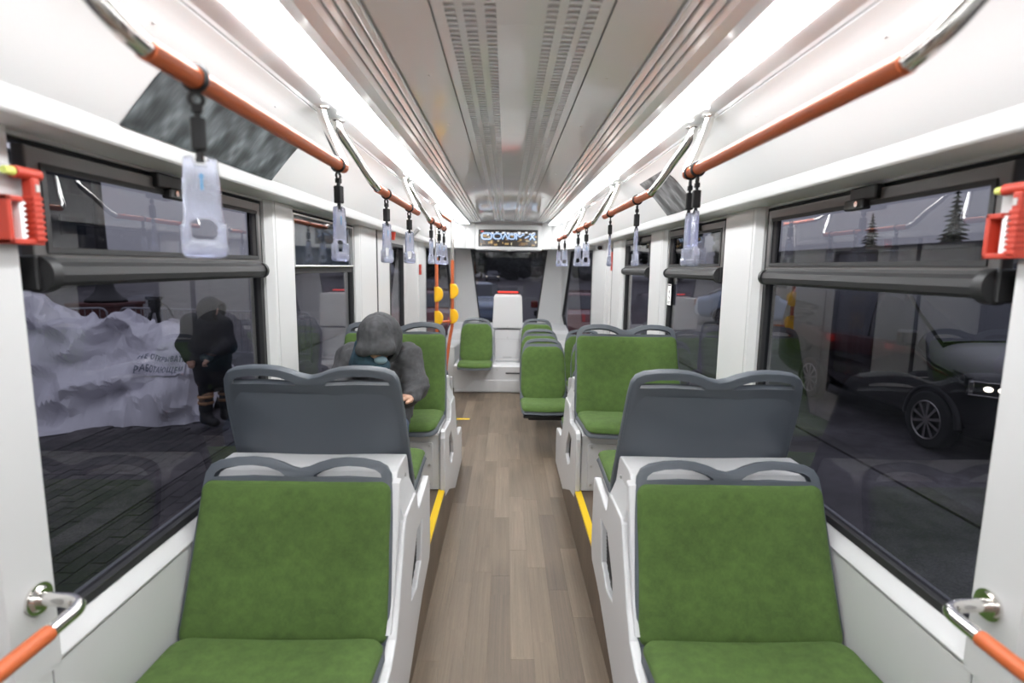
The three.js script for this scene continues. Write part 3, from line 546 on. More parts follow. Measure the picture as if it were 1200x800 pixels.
strap(-1, -1.87, 1.25, 'clear plastic strap handle at the far end of the longest rail, tarpaulin side');
for (const [z, y] of [[-2.60, 1.15], [-3.20, 0.9]]) strap(-1, z, y, 'clear plastic strap handle on the rail over the hooded passenger');
for (const [z, y] of [[-4.12, 1.3], [-4.60, 0.6], [-4.95, 0.35]]) strap(-1, z, y, 'clear plastic strap handle on the rail in front of the passenger door');
for (const [z, y] of [[-1.845, 1.5], [-1.915, 1.45]]) strap(1, z, y, 'one of two clear strap handles hanging side by side, van side');
strap(1, -2.68, 1.5, 'clear plastic strap handle next to the pale grey sheet'); strap(1, -3.36, 1.4, 'clear plastic strap handle at the far end of the rail over the empty double seat');
for (const [z, y] of [[-4.35, 0.5], [-4.85, 0.3]]) strap(1, z, y, 'clear plastic strap handle on the rail over the first row of single seats');
for (const [z, y] of [[-5.95, 0.2], [-6.6, 0.6]]) strap(1, z, y, 'clear plastic strap handle on the short rail over the rear bench');

// poles by the door
function pole(x, z, pts, knobs, label, chromeTo) {
  const t = thing('door_pole', label, 'pole', 'orange door poles', [x, 0, z]);
  mesh('orange_tube', tube(pts, 0.0185, { r: 0.12, sides: 16 }), M.orange, t);
  mesh('chrome_top', tube([[0, chromeTo, 0], [0, 2.10, 0]], 0.018, { sides: 16 }), M.chrome, t);
  for (const y of knobs) { mesh('button_box', [exXY([[0, y - 0.08], ...Array.from({ length: 13 }, (_, i) => { const q = -Math.PI / 2 + i * Math.PI / 12; return [0.01 + 0.058 * Math.cos(q), y + 0.078 * Math.sin(q)]; }), [0, y + 0.08]], -0.028, 0.028, { bevel: 0.008 }), cyl(0.026, 0.026, 0.16, [0, y, 0])], M.knob, t); }
}
pole(-0.79, -5.95, [[0, 1.68, 0], [0, 0, 0]], [1.29, 1.03], 'straight orange pole with yellow button boxes next to the door', 1.68);
pole(-0.635, -6.1, [[0, 1.66, 0], [0, 0.93, 0], [-0.03, 0.8, 0.0], [-0.07, 0.46, 0.05], [-0.08, 0, 0.05]], [1.32, 1.04], 'orange pole bending at its foot beside the rear bench', 1.66);
mesh('cross_bar', tube([[-0.79, 0.985, -5.95], [-0.635, 0.985, -6.1]], 0.014), M.orange, scene.getObjectByName('door_pole'));
scene.getObjectByName('door_pole').children.at(-1).position.set(0.79, 0, 5.95);
// side rails by the doors
for (const s of [-1, 1]) {
  const t = thing('side_rail', s < 0 ? 'orange side rail with chrome elbow on the pillar, tarpaulin side' : 'orange side rail with chrome elbow on the pillar, van side', 'rail', 'side rails at the doors');
  mesh('flange', [cyl(0.036, 0.036, 0.006, [s * 1.094, 0.835, -1.165], 'x', 28), cyl(0.024, 0.03, 0.008, [s * 1.088, 0.835, -1.165], 'x', 24)], M.chrome, t);
  mesh('chrome_elbow', tube([[s * 1.095, 0.835, -1.165], [s * 0.985, 0.83, -1.165], [s * 0.982, 0.83, -1.05]], 0.0155, { r: 0.05, seg: 30, sides: 16 }), M.chrome, t);
  mesh('orange_sleeve', tube([[s * 0.982, 0.83, -1.055], [s * 0.982, 0.83, -0.15]], 0.0175, { sides: 18 }), M.orange, t);
  mesh('chrome_elbow', tube([[s * 0.982, 0.83, -0.15], [s * 0.982, 0.83, -0.10], [s * 1.098, 0.83, -0.10]], 0.0155, { r: 0.05, seg: 30, sides: 16 }), M.chrome, t);
}
// emergency hammers
for (const s of [-1, 1]) {
  const t = thing('emergency_hammer', s < 0 ? 'red emergency hammer in its holder on the pillar, tarpaulin side' : 'red emergency hammer in its holder on the pillar, van side', 'hammer', 'emergency hammers by the windows'), X = (x) => s * x;
  const y0 = 1.632, z0 = -1.150, z1 = -1.236;
  mesh('back_plate', box(X(1.086), X(1.097), y0, 1.80, z0, z1, 0.004), M.wallGrey, t);
  mesh('holder', [box(X(1.055), X(1.09), y0, y0 + 0.012, z0, z1, 0.003), box(X(1.055), X(1.09), y0, y0 + 0.10, z0, z0 - 0.012, 0.003), box(X(1.055), X(1.09), y0 + 0.088, y0 + 0.10, z0, z0 - 0.04, 0.003), box(X(1.08), X(1.088), y0, y0 + 0.10, z0, z1, 0.003)], M.red, t);
  const teeth = [[-0.055, y0 + 0.012]]; for (let k = 0; k < 7; k++) teeth.push([-0.055, y0 + 0.012 + k * 0.0115], [-0.066, y0 + 0.018 + k * 0.0115]); teeth.push([-0.055, y0 + 0.094], [-0.048, y0 + 0.094], [-0.048, y0 + 0.012]);
  mesh('toothed_strip', exZY(teeth.map(([z, y]) => [z + z0 + 0.012, y]), X(1.062), X(1.082)), M.white, t);
  const hd = mesh('handle', [box(X(1.052), X(1.078), y0 + 0.004, 1.775, z0 - 0.062, z0 - 0.084, 0.006), ...[0, 1, 2, 3, 4, 5, 6, 7].map((k) => box(X(1.0505), X(1.079), y0 + 0.008 + k * 0.0125, y0 + 0.016 + k * 0.0125, z0 - 0.0605, z0 - 0.0855, 0.002))], M.red, t);
  mesh('head', [cyl(0.013, 0.013, 0.062, [X(1.065), 1.782, z0 - 0.062], 'z', 16)], M.red, t);
  mesh('tip', cyl(0.008, 0.010, 0.022, [X(1.065), 1.782, z0 - 0.021], 'z', 14), M.lime, t);
  mesh('rivet', box(X(1.050), X(1.054), 1.745, 1.76, z0 - 0.068, z0 - 0.078), M.steel, hd);
  if (s > 0) t.traverse((m) => { if (m.isMesh) m.geometry = xf(m.geometry, new THREE.Matrix4().makeTranslation(0, 0, -2.412).multiply(new THREE.Matrix4().makeScale(1, 1, -1))); });   // this one hangs the other way round
}
// sheets on the coves
function sheet(s, za, zb, label, mat, n0 = 2, n1 = 20) {
  const all = covePts.slice(n0, n1), g = gridGeo(6, all.length - 1, (u, v) => { const p = all[Math.round(v * (all.length - 1))]; return [s * (p[0] - 0.0022) + CX, p[1] - 0.0022, za + (zb - za) * u]; });
  const back = gridGeo(6, all.length - 1, (u, v) => { const p = all[Math.round(v * (all.length - 1))]; return [s * (p[0] - 0.0004) + CX, p[1] - 0.0004, za + (zb - za) * (1 - u)]; });
  for (const q of [g, back]) { const uv = q.attributes.uv; for (let i = 0; i < uv.count; i++) uv.setXY(i, uv.getX(i) * Math.abs(zb - za), uv.getY(i) * 0.2); q.userData.keepUV = true; }
  const m = mesh('info_sheet', [g, back], mat); tag(m, label, 'sheet');
}
sheet(-1, -1.385, -2.24, 'dark mottled slate grey sheet stuck on the cove', M.slate, 13, 23);
sheet(1, -2.93, -3.45, 'small pale grey sheet stuck on the cove', M.paleSheet, 9, 23);
// display
const scr = (() => {
  const c = document.createElement('canvas'); c.width = 512; c.height = 150; const x = c.getContext('2d');
  x.fillStyle = '#2a2118'; x.fillRect(0, 0, 512, 150);
  for (let i = 0; i < 90; i++) { x.fillStyle = ['#6b4a22', '#d9b26a', '#f7e8c0', '#3a2c1e', '#8a6a3a', '#1c1510'][Math.floor(rnd() * 6)]; x.globalAlpha = 0.75; x.fillRect(rnd() * 512, 40 + rnd() * 110, 8 + rnd() * 34, 6 + rnd() * 22); }
  x.globalAlpha = 1; x.fillStyle = '#f4f8ff'; for (let i = 0; i < 14; i++) x.fillRect(30 + i * 34 + rnd() * 10, 8 + rnd() * 16, 20 + rnd() * 14, 14 + rnd() * 16);
  x.lineJoin = x.lineCap = 'round';
  const word = () => { x.beginPath(); x.roundRect(20, 26, 86, 60, 22); x.moveTo(128, 40); x.roundRect(124, 30, 70, 52, 24); x.moveTo(206, 82); x.lineTo(230, 30); x.lineTo(254, 82); x.roundRect(262, 34, 54, 48, 16); x.moveTo(330, 82); x.lineTo(330, 34); x.lineTo(362, 60); x.lineTo(392, 34); x.moveTo(410, 70); x.lineTo(440, 52); x.moveTo(452, 84); x.lineTo(492, 30); x.moveTo(456, 34); x.lineTo(492, 84); x.stroke(); };
  x.strokeStyle = '#2f7fd0'; x.lineWidth = 17; word(); x.strokeStyle = '#eaf6ff'; x.lineWidth = 8; word();
  x.fillStyle = '#d8402a'; x.fillRect(14, 4, 22, 12);
  const t = new THREE.CanvasTexture(c); t.colorSpace = THREE.SRGBColorSpace; return t;
})();
const disp = thing('passenger_display', 'wide lit passenger information screen above the rear window', 'display');
mesh('bezel', exXY(rect(-0.423, 0.387, 1.869, 2.097), -7.665, -7.628, { holes: [rect(-0.41, 0.374, 1.882, 2.084)] }), M.black, disp);
{ const g = new THREE.PlaneGeometry(0.786, 0.204).translate(-0.018, 1.983, -7.64); g.userData.keepUV = true; mesh('screen', g, std([0.02, 0.02, 0.02], 0.15, { emissive: lin(1, 1, 1), emissiveIntensity: 1.0, emissiveMap: scr }), disp); mesh('back', box(-0.42, 0.384, 1.872, 2.094, -7.67, -7.645), M.black, disp); }
// small fittings
{
  const t = thing('door_tag', 'small red plate on the pillar behind the passenger door', 'plate'); mesh('plate', box(-1.075, -1.098, 1.485, 1.61, -6.68, -6.76, 0.003), M.red, t); mesh('bolt', cyl(0.008, 0.008, 0.004, [-1.074, 1.55, -6.72], 'x', 10), M.white, t);
  const u = thing('emergency_lever', 'red tilted emergency lever above the passenger door', 'lever', undefined, [-1.03, 1.885, -4.82]); mesh('arm', exXY([[-0.025, -0.07], [0.02, -0.075], [0.045, 0.09], [0.03, 0.115], [0.0, 0.10]], -0.02, 0.02, { bevel: 0.006 }), M.red, u); mesh('pivot', cyl(0.016, 0.016, 0.05, [0.0, 0.08, 0], 'z', 14), M.red, u); mesh('bracket', box(-0.09, 0.0, 0.05, 0.09, -0.015, 0.015, 0.004), M.wallGrey, u);
  const b = thing('cove_bracket', 'small grey bracket on the cove above the door', 'bracket', undefined, [-0.955, 1.93, -5.6]); mesh('plate', box(-0.02, 0.02, -0.05, 0.05, -0.03, 0.03, 0.005).rotateZ(-0.75), M.steel, b); mesh('clip', box(0.0, 0.02, -0.01, 0.02, -0.01, 0.01, 0.003), M.steel, b);
  const c = thing('wall_camera', 'small dark camera on the pillar by the rear quarter window', 'camera', undefined, [1.07, 1.835, -6.6]); mesh('dome', sphere(0.025, [0, 0, 0]), M.black, c); mesh('mount', box(0.0, 0.03, -0.02, 0.02, -0.02, 0.02, 0.004), M.black, c);
  const h = thing('fire_point_box', 'small red box fixed in the pillar gap of the van side', 'box', undefined, [1.105, 1.67, -5.965]); mesh('body', box(-0.01, 0.02, -0.10, 0.10, -0.022, 0.022, 0.006), M.red, h); mesh('cap', box(-0.008, 0.02, 0.10, 0.14, -0.018, 0.018, 0.004), M.bar, h);
  const c2 = document.createElement('canvas'); c2.width = 96; c2.height = 192; const x = c2.getContext('2d'); x.fillStyle = '#f2f2f0'; x.fillRect(0, 0, 96, 192); x.fillStyle = '#1a1a1a'; x.fillRect(10, 6, 76, 10); x.lineWidth = 9; x.strokeStyle = '#151515'; x.beginPath(); x.arc(48, 70, 9, 0, 7); x.stroke(); x.beginPath(); x.moveTo(48, 84); x.lineTo(40, 116); x.lineTo(62, 122); x.lineTo(60, 140); x.stroke(); x.fillStyle = '#777'; x.fillRect(16, 158, 64, 6); x.fillRect(16, 172, 50, 6);
  const tx = new THREE.CanvasTexture(c2); tx.colorSpace = THREE.SRGBColorSpace; const st = thing('window_sticker', 'small white sticker with black pictogram on the window edge', 'sticker');
  const pg = new THREE.PlaneGeometry(0.085, 0.15).rotateY(-Math.PI / 2).translate(1.1365, 1.415, -3.93); pg.userData.keepUV = true; mesh('print', pg, std([1, 1, 1], 0.5, { map: tx }), st); mesh('backing', box(1.1368, 1.1382, 1.34, 1.49, -3.9725, -3.8875), M.white, st);
}

// ---------------------------------------------------------------- people
function handBones(wr, dir, up, side, k = 1) {                           // palm, four fingers and a thumb, curled
  const D = V3(...dir).normalize(), U = V3(...up).normalize(), S = V3().crossVectors(D, U).multiplyScalar(side), W = V3(...wr), at = (d, u, s) => W.clone().addScaledVector(D, d * k).addScaledVector(U, u * k).addScaledVector(S, s * k).toArray();
  const palm = [bone(at(0.01, 0, -0.018), at(0.07, 0, -0.03), 0.017, 0.016), bone(at(0.01, 0, 0.0), at(0.078, 0, 0), 0.017, 0.016), bone(at(0.01, 0, 0.016), at(0.07, 0, 0.026), 0.017, 0.015)], out = [joined(palm, 0.015)];
  [[-0.03, 0.070, 0.9], [-0.010, 0.080, 1.0], [0.010, 0.078, 0.95], [0.028, 0.068, 0.75]].forEach(([s, d, l]) => { const a = at(d, 0.002, s), b = at(d + 0.034 * l, -0.010, s), c = at(d + 0.040 * l, -0.034, s), e = at(d + 0.020 * l, -0.048, s); out.push(joined([bone(a, b, 0.0095, 0.009), bone(b, c, 0.009, 0.0085), bone(c, e, 0.0085, 0.0075)], 0.004)); });
  out.push(joined([bone(at(0.02, -0.004, -0.03), at(0.05, -0.012, -0.05), 0.012, 0.0105), bone(at(0.05, -0.012, -0.05), at(0.078, -0.024, -0.046), 0.0105, 0.009)], 0.006));
  return joined(out, 0.004);
}
{ // the passenger, bent over the lap
  const P = thing('person', 'seated passenger in grey hooded jacket bowed over the lap', 'person');
  const head = [-0.722, 1.212, -2.935], neck = [-0.735, 1.10, -3.04], chest = [-0.745, 0.99, -3.13], hip = [-0.75, 0.79, -3.17];
  const shL = [-0.60, 1.075, -3.075], elL = [-0.535, 0.93, -3.0], wrL = [-0.545, 0.895, -2.875], shR = [-0.905, 1.07, -3.075], elR = [-0.965, 0.93, -2.96], wrR = [-0.78, 0.90, -2.84];
  const legs = [[-0.665, 1], [-0.84, -1]].map(([x, q]) => [[x, 0.765, -3.12], [x + q * 0.05, 0.745, -2.78], [x + q * 0.04, 0.36, -2.75], [x + q * 0.045, 0.315, -2.62]]);
  const skin = joined([blob(head, [0.078, 0.105, 0.095]), bone([head[0], head[1] - 0.02, head[2] + 0.07], [head[0], head[1] - 0.075, head[2] + 0.06], 0.03, 0.035), bone(neck, head, 0.052, 0.055), bone(chest, neck, 0.09, 0.06), bone(hip, chest, 0.11, 0.11), bone(chest, shL, 0.07, 0.05), bone(chest, shR, 0.07, 0.05), bone(shL, elL, 0.045, 0.036), bone(elL, wrL, 0.036, 0.026), bone(shR, elR, 0.045, 0.036), bone(elR, wrR, 0.036, 0.026), ...legs.flatMap(([a, b, c, d]) => [bone(a, b, 0.07, 0.052), bone(b, c, 0.05, 0.035), bone(c, d, 0.035, 0.025)])], 0.03);
  const hL = handBones(wrL, [-0.38, 0.12, 0.6], [0.1, 0.95, -0.2], 1, 0.92), hR = handBones(wrR, [0.75, 0.05, 0.3], [0, 1, -0.1], 1, 0.92);
  const hb = (w) => [[w[0] - 0.14, w[1] - 0.1, w[2] - 0.06], [w[0] + 0.14, w[1] + 0.1, w[2] + 0.15]];
  mesh('body', [nets(skin, [-1.1, 0.26, -3.32], [-0.4, 1.36, -2.5], 0.014), nets(hL, ...hb(wrL), 0.0045), nets(hR, ...hb(wrR), 0.0045)], M.skin, P);
  const wr = (x, y, z) => 0.0035 * Math.sin(38 * y + 9 * Math.sin(11 * x + 7 * z)) + 0.0025 * Math.sin(61 * x + 40 * z + 5 * Math.sin(30 * y));
  const coat0 = joined([bone(hip, chest, 0.165, 0.165), bone(chest, neck, 0.15, 0.10), bone(chest, shL, 0.12, 0.088), bone(chest, shR, 0.12, 0.088), bone(shL, elL, 0.083, 0.068), bone(elL, [wrL[0], wrL[1], wrL[2] - 0.012], 0.068, 0.05), bone(shR, elR, 0.083, 0.068), bone(elR, wrR, 0.068, 0.05), bone([-0.68, 0.78, -3.08], [-0.64, 0.775, -2.90], 0.115, 0.092), bone([-0.82, 0.78, -3.08], [-0.86, 0.775, -2.90], 0.115, 0.092)], 0.035);
  const seatTop = (x, y, z) => y - 0.715, inside = bone(neck, [head[0], head[1], head[2] + 0.02], 0.06, 0.10);
  const coat = cutBy(cutBy((x, y, z) => coat0(x, y, z) + wr(x, y, z), seatTop, 0.02), inside, 0.015);
  mesh('jacket', nets(coat, [-1.12, 0.68, -3.40], [-0.38, 1.26, -2.72], 0.011), M.jacket, P);
  const hoodO = joined([blob([head[0], head[1] + 0.005, head[2] - 0.015], [0.118, 0.130, 0.132]), bone([neck[0], neck[1] - 0.005, neck[2] - 0.03], [head[0], head[1] - 0.02, head[2] - 0.05], 0.115, 0.10), bone([head[0] - 0.072, head[1] - 0.06, head[2] + 0.085], [head[0] + 0.072, head[1] - 0.052, head[2] + 0.09], 0.034, 0.034)], 0.05);
  const hoodI = joined([blob([head[0], head[1] - 0.035, head[2] - 0.008], [0.094, 0.104, 0.096]), blob([head[0] + 0.01, head[1] - 0.140, head[2] + 0.085], [0.080, 0.062, 0.08])], 0.03);
  const seamLine = (x, y, z) => 0.004 * Math.exp(-(((x - head[0] + 0.03) / 0.006) ** 2)) + 0.004 * Math.exp(-(((z - head[2] - 0.062 + 0.25 * (y - head[1])) / 0.006) ** 2));
  const hoodC = cutBy((x, y, z) => hoodO(x, y, z) + 0.25 * wr(x, y, z) + seamLine(x, y, z), hoodI, 0.01);
  mesh('hood', nets(hoodC, [-0.92, 0.95, -3.20], [-0.54, 1.38, -2.74], 0.0075), M.jacket, P);
  mesh('scarf', nets(cutBy(joined([bone([-0.80, 1.13, -2.90], [-0.83, 1.05, -2.95], 0.045, 0.06), bone([-0.83, 1.17, -2.955], [-0.84, 1.08, -2.98], 0.03, 0.045), bone([-0.80, 1.08, -2.90], [-0.70, 1.06, -2.90], 0.05, 0.045)], 0.04), blob([head[0] + 0.03, head[1] - 0.07, head[2] + 0.09], [0.06, 0.05, 0.05]), 0.01), [-0.94, 0.95, -3.08], [-0.6, 1.24, -2.80], 0.009), M.scarf, P);
  mesh('face_mask', nets(joined([blob([head[0] + 0.024, head[1] - 0.112, head[2] + 0.072], [0.036, 0.024, 0.026])], 0.01), [-0.80, 1.05, -2.92], [-0.62, 1.18, -2.78], 0.006), M.mask, P);
  mesh('beanie', nets(cutBy(blob([head[0], head[1] + 0.006, head[2] + 0.012], [0.086, 0.108, 0.100]), (x, y, z) => (y - head[1] + 0.055) + 0.15 * (z - head[2]), 0.01), [-0.84, 1.1, -3.06], [-0.6, 1.34, -2.8], 0.009), M.black, P);
  mesh('jeans', nets(joined(legs.flatMap(([a, b, c]) => [bone(a, b, 0.088, 0.07), bone(b, [c[0], c[1] + 0.03, c[2]], 0.068, 0.055)]), 0.03), [-1.05, 0.33, -3.25], [-0.45, 0.87, -2.65], 0.014), M.jeans, P);
  legs.forEach(([a, b, c, d]) => mesh('shoe', nets(cutBy(joined([bone([c[0], 0.335, c[2] - 0.03], [d[0], 0.325, d[2]], 0.048, 0.044), bone([c[0], 0.40, c[2]], [c[0], 0.34, c[2]], 0.046, 0.05)], 0.02), (x, y, z) => y - 0.286, 0.006), [c[0] - 0.09, 0.26, c[2] - 0.12], [c[0] + 0.1, 0.47, c[2] + 0.22], 0.011), M.shoe, P));
}
const GY = -0.44;
{ // the worker outside, stooping beside the heap
  const o = [-3.74, GY, -6.82], p = (x, y, z) => [o[0] + x, o[1] + y, o[2] + z];
  const P = thing('person', 'standing person in dark hooded parka stooping beside the tarpaulin heap', 'person');
  const legs = [[-0.05, 0.1], [0.10, -0.1]].map(([x, z]) => [p(x * 0.8, 0.86, z), p(x + 0.02, 0.48, z), p(x, 0.09, z), p(x + 0.13, 0.05, z + 0.04)]);
  const hip = p(0, 0.88, 0), chest = p(0.02, 1.22, 0.06), neck = p(0.06, 1.38, 0.10), head = p(0.12, 1.47, 0.16);
  const arms = [[p(-0.16, 1.28, 0.05), p(-0.27, 1.03, 0.10), p(-0.14, 0.88, 0.24)], [p(0.20, 1.27, 0.06), p(0.30, 1.02, 0.14), p(0.16, 0.90, 0.28)]];
  const skin = joined([blob(head, [0.078, 0.10, 0.09]), bone(neck, head, 0.05, 0.06), bone(hip, chest, 0.13, 0.13), bone(chest, neck, 0.11, 0.06), ...arms.flatMap(([a, b, c]) => [bone(chest, a, 0.08, 0.05), bone(a, b, 0.045, 0.038), bone(b, c, 0.036, 0.028)]), ...legs.flatMap(([a, b, c, d]) => [bone(a, b, 0.075, 0.055), bone(b, c, 0.05, 0.035), bone(c, d, 0.035, 0.03)])], 0.03);
  const bb = (a, b) => [p(...a), p(...b)];
  const hs = arms.map(([, b, c], i) => nets(handBones(c, sub3(c, b), [0, 1, 0.3], i ? -1 : 1), [c[0] - 0.14, c[1] - 0.14, c[2] - 0.1], [c[0] + 0.14, c[1] + 0.14, c[2] + 0.16], 0.007));
  mesh('body', [nets(skin, ...bb([-0.5, -0.02, -0.4], [0.55, 1.65, 0.5]), 0.02), ...hs], M.skin, P);
  mesh('parka', nets(joined([bone(p(0.01, 0.62, 0.0), hip, 0.21, 0.225), bone(hip, chest, 0.225, 0.21), bone(chest, neck, 0.2, 0.13), ...arms.flatMap(([a, b, c]) => [bone(chest, a, 0.14, 0.10), bone(a, b, 0.105, 0.088), bone(b, c, 0.085, 0.065)])], 0.06), ...bb([-0.55, 0.35, -0.4], [0.6, 1.65, 0.5]), 0.02), M.parka, P);
  const hood = cutBy(joined([blob(p(0.10, 1.465, 0.13), [0.15, 0.165, 0.155]), bone(p(0.03, 1.36, 0.04), p(0.09, 1.42, 0.08), 0.14, 0.13)], 0.05), blob(p(0.255, 1.43, 0.13), [0.12, 0.115, 0.10]), 0.02);
  mesh('hood', nets(hood, ...bb([-0.3, 1.15, -0.2], [0.4, 1.72, 0.45]), 0.018), M.parka, P);
  mesh('fur_trim', new THREE.TorusGeometry(0.105, 0.022, 8, 28).rotateY(1.5).rotateZ(-0.2).translate(...p(0.205, 1.45, 0.13)), M.fur, P);
  mesh('trousers', nets(joined(legs.flatMap(([a, b, c]) => [bone(a, b, 0.105, 0.085), bone(b, [c[0], c[1] + 0.12, c[2]], 0.085, 0.08)]), 0.03), ...bb([-0.3, 0.05, -0.35], [0.4, 1.0, 0.35]), 0.02), M.trousers, P);
  legs.forEach(([a, b, c, d]) => { mesh('boot', nets(cutBy(joined([bone([c[0], c[1] + 0.12, c[2]], c, 0.075, 0.07), bone(c, d, 0.07, 0.055)], 0.03), (x, y, z) => y - GY, 0.01), [c[0] - 0.14, GY - 0.03, c[2] - 0.14], [c[0] + 0.28, GY + 0.33, c[2] + 0.2], 0.016), M.shoe, P); for (const y of [0.30, 0.38]) mesh('reflective_band', new THREE.TorusGeometry(0.085, 0.010, 6, 20).rotateX(Math.PI / 2).scale(1, 2, 1).translate(c[0] + 0.006, GY + y, c[2]), M.band, P); });
  mesh('backpack', nets(joined([bone(p(-0.26, 1.28, -0.08), p(-0.26, 1.0, -0.08), 0.13, 0.14)], 0.02), ...bb([-0.5, 0.8, -0.3], [0.0, 1.5, 0.15]), 0.02), M.parka, P);
}

// ---------------------------------------------------------------- outside
const ground = struct('ground', 'dark asphalt square around the tram', 'ground');
mesh('asphalt', box(-120, 120, GY - 0.3, GY - 0.012, -140, 60), M.asphalt, ground);
mesh('bedding', box(-4.92, -2.25, GY - 0.02, GY - 0.006, -6.3, -3.1), M.joint, ground);
{ let n = 0; const PW = 0.12, PLn = 0.24; for (let i = 0; i < 22; i++) for (let j = 0; j < 14; j++) { const x = -4.9 + i * PW, z = -3.15 - j * PLn - (i % 2) * PLn / 2; if (n++ > 299 || x > -2.36) continue; mesh('paver', box(x + 0.004, x + PW - 0.004, GY - 0.03, GY + (rnd() - 0.5) * 0.006, z - PLn + 0.004, z - 0.004, 0.004), M.paver[Math.floor(rnd() * 3)], ground); } }
for (const [x, w] of [[-3.25, 0.11], [-5.05, 0.16], [3.92, 0.10], [-2.2, 0.1]]) for (let z = 6; z > -26; z -= 1.6) mesh('kerb_stone', box(x - w, x + w, GY - 0.05, GY + 0.012, z - 1.594, z, 0.006), M.kerb, ground);
{ // white tarpaulin heap
  const tri = (x, y, s) => { const k = 0.3660254, a = x + (x + y) * k, b = y + (x + y) * k, i = Math.floor(a), j = Math.floor(b), f = a - i, g = b - j; const v00 = hash(i, j, s), v11 = hash(i + 1, j + 1, s); return f > g ? v00 + (hash(i + 1, j, s) - v00) * (f - g) + (v11 - v00) * g : v00 + (hash(i, j + 1, s) - v00) * (g - f) + (v11 - v00) * f; };
  const U = V3(-1, 0, 0.30).normalize(), W = V3(-0.30, 0, -1).normalize(), O = V3(-3.83, GY, -6.85);
  const Hs = [[0, 0.0], [0.06, 0.45], [0.25, 0.86], [0.6, 1.02], [1.1, 1.08], [1.5, 1.16], [2.0, 1.36], [2.6, 1.56], [3.2, 1.62], [4.0, 1.2], [4.4, 0]];
  const H = (u) => { for (let i = 1; i < Hs.length; i++) if (u <= Hs[i][0]) { const t = (u - Hs[i - 1][0]) / (Hs[i][0] - Hs[i - 1][0]); return Hs[i - 1][1] + t * (Hs[i][1] - Hs[i - 1][1]); } return 0; };
  const at = (u, v, lift = 0) => {
    const warpU = 0.22 * (tri(u * 1.6, v * 1.6, 3) - 0.5), warpV = 0.22 * (tri(u * 1.6, v * 1.6, 4) - 0.5), uu = u + warpU, f = Math.min(1, Math.max(0, v / 1.05));
    const env = (1 - (1 - f) ** 1.9) * (v > 2 ? Math.max(0, 1 - (v - 2) / 0.8) : 1), rim = Math.min(1, env * 6) * Math.min(1, Math.max(0, u) * 8 + 0.15);
    const folds = 0.46 * (tri(uu * 1.9, (v + warpV) * 1.9, 5) - 0.5) + 0.26 * (tri(uu * 4.6 + 3, (v + warpV) * 4.6, 6) - 0.5) + 0.075 * (tri(uu * 11, v * 11, 7) - 0.5) + 0.16 * (0.25 - Math.abs(tri(uu * 2.7 + v, v * 2.7 - uu, 8) - 0.5));
    const calm = 1 - 0.8 * Math.exp(-(((u - 0.62) / 0.36) ** 4) - (((v - 0.55) / 0.28) ** 4)), h = Math.max(0.0, H(uu) * env + folds * rim * 0.9 * calm), out = calm * (0.50 * (tri(uu * 2.3, v * 2.3 + h, 9) - 0.5) + 0.24 * (tri(uu * 5.5, h * 5.5, 10) - 0.5));
    return O.clone().addScaledVector(U, uu).addScaledVector(W, v + out * rim - 0.10 + 0.45 * (tri(u * 1.7, 0.3, 11) - 0.5) + 0.2 * (tri(u * 5, 0.7, 12) - 0.5)).add(V3(0, h + lift, 0)).addScaledVector(W, -lift * 0.6).toArray();
  };
  const t = thing('tarpaulin_heap', 'crumpled white tarpaulin heap with printed lettering on the paving', 'tarpaulin');
  const g = toCreasedNormals(gridGeo(170, 110, (a, b) => at(a * 4.4, b * 2.8)), 0.35); mesh('sheet', g, M.tarp, t);
  const c = document.createElement('canvas'); c.width = 512; c.height = 192; const x = c.getContext('2d'); x.fillStyle = '#d8d6de'; x.fillRect(0, 0, 512, 192); x.fillStyle = '#6f7480'; x.font = 'bold 66px sans-serif'; x.fillText('НЕ ОТКРЫВАТЬ', 6, 74); x.fillText('РАБОТАЮЩЕМ Х', 6, 164);
  const tx = new THREE.CanvasTexture(c); tx.colorSpace = THREE.SRGBColorSpace;
  const gp = gridGeo(90, 36, (a, b) => at(0.92 - a * 0.60, 0.34 + b * 0.30, 0.022)); gp.userData.keepUV = true; mesh('printed_lettering', gp, std([1, 1, 1], 0.6, { map: tx }), t);
}
function barrier(x, z, turn, label) {
  const b = thing('crowd_barrier', label, 'barrier', 'crowd barriers on the square', [x, GY, z]); b.rotation.y = turn;
  mesh('frame', tube([[-1.0, 0.02, 0], [-1.0, 1.05, 0], [1.0, 1.05, 0], [1.0, 0.02, 0]], 0.02, { r: 0.14, seg: 50, sides: 8 }), M.metalFence, b);
  mesh('bottom_rail', tube([[-1.0, 0.2, 0], [1.0, 0.2, 0]], 0.014, { sides: 8 }), M.metalFence, b);
  for (let k = -7; k <= 7; k++) mesh('upright', tube([[k * 0.125, 0.2, 0], [k * 0.125, 1.04, 0]], 0.008, { sides: 6 }), M.metalFence, b);
  for (const s of [-0.8, 0.8]) mesh('foot', tube([[s, 0.02, -0.25], [s, 0.06, 0], [s, 0.02, 0.25]], 0.014, { r: 0.05, seg: 10, sides: 6 }), M.metalFence, b);
}
barrier(-9.4, -11.2, 0.5, 'metal crowd barrier with vertical bars standing behind the tarpaulin heap');
barrier(-7.3, -11.6, -0.15, 'metal crowd barrier with vertical bars standing behind the tripod');
barrier(-5.0, -11.2, -0.1, 'metal crowd barrier with vertical bars standing behind the stooping person');
barrier(8.2, -13.0, 0.2, 'metal crowd barrier with vertical bars standing behind the black van');
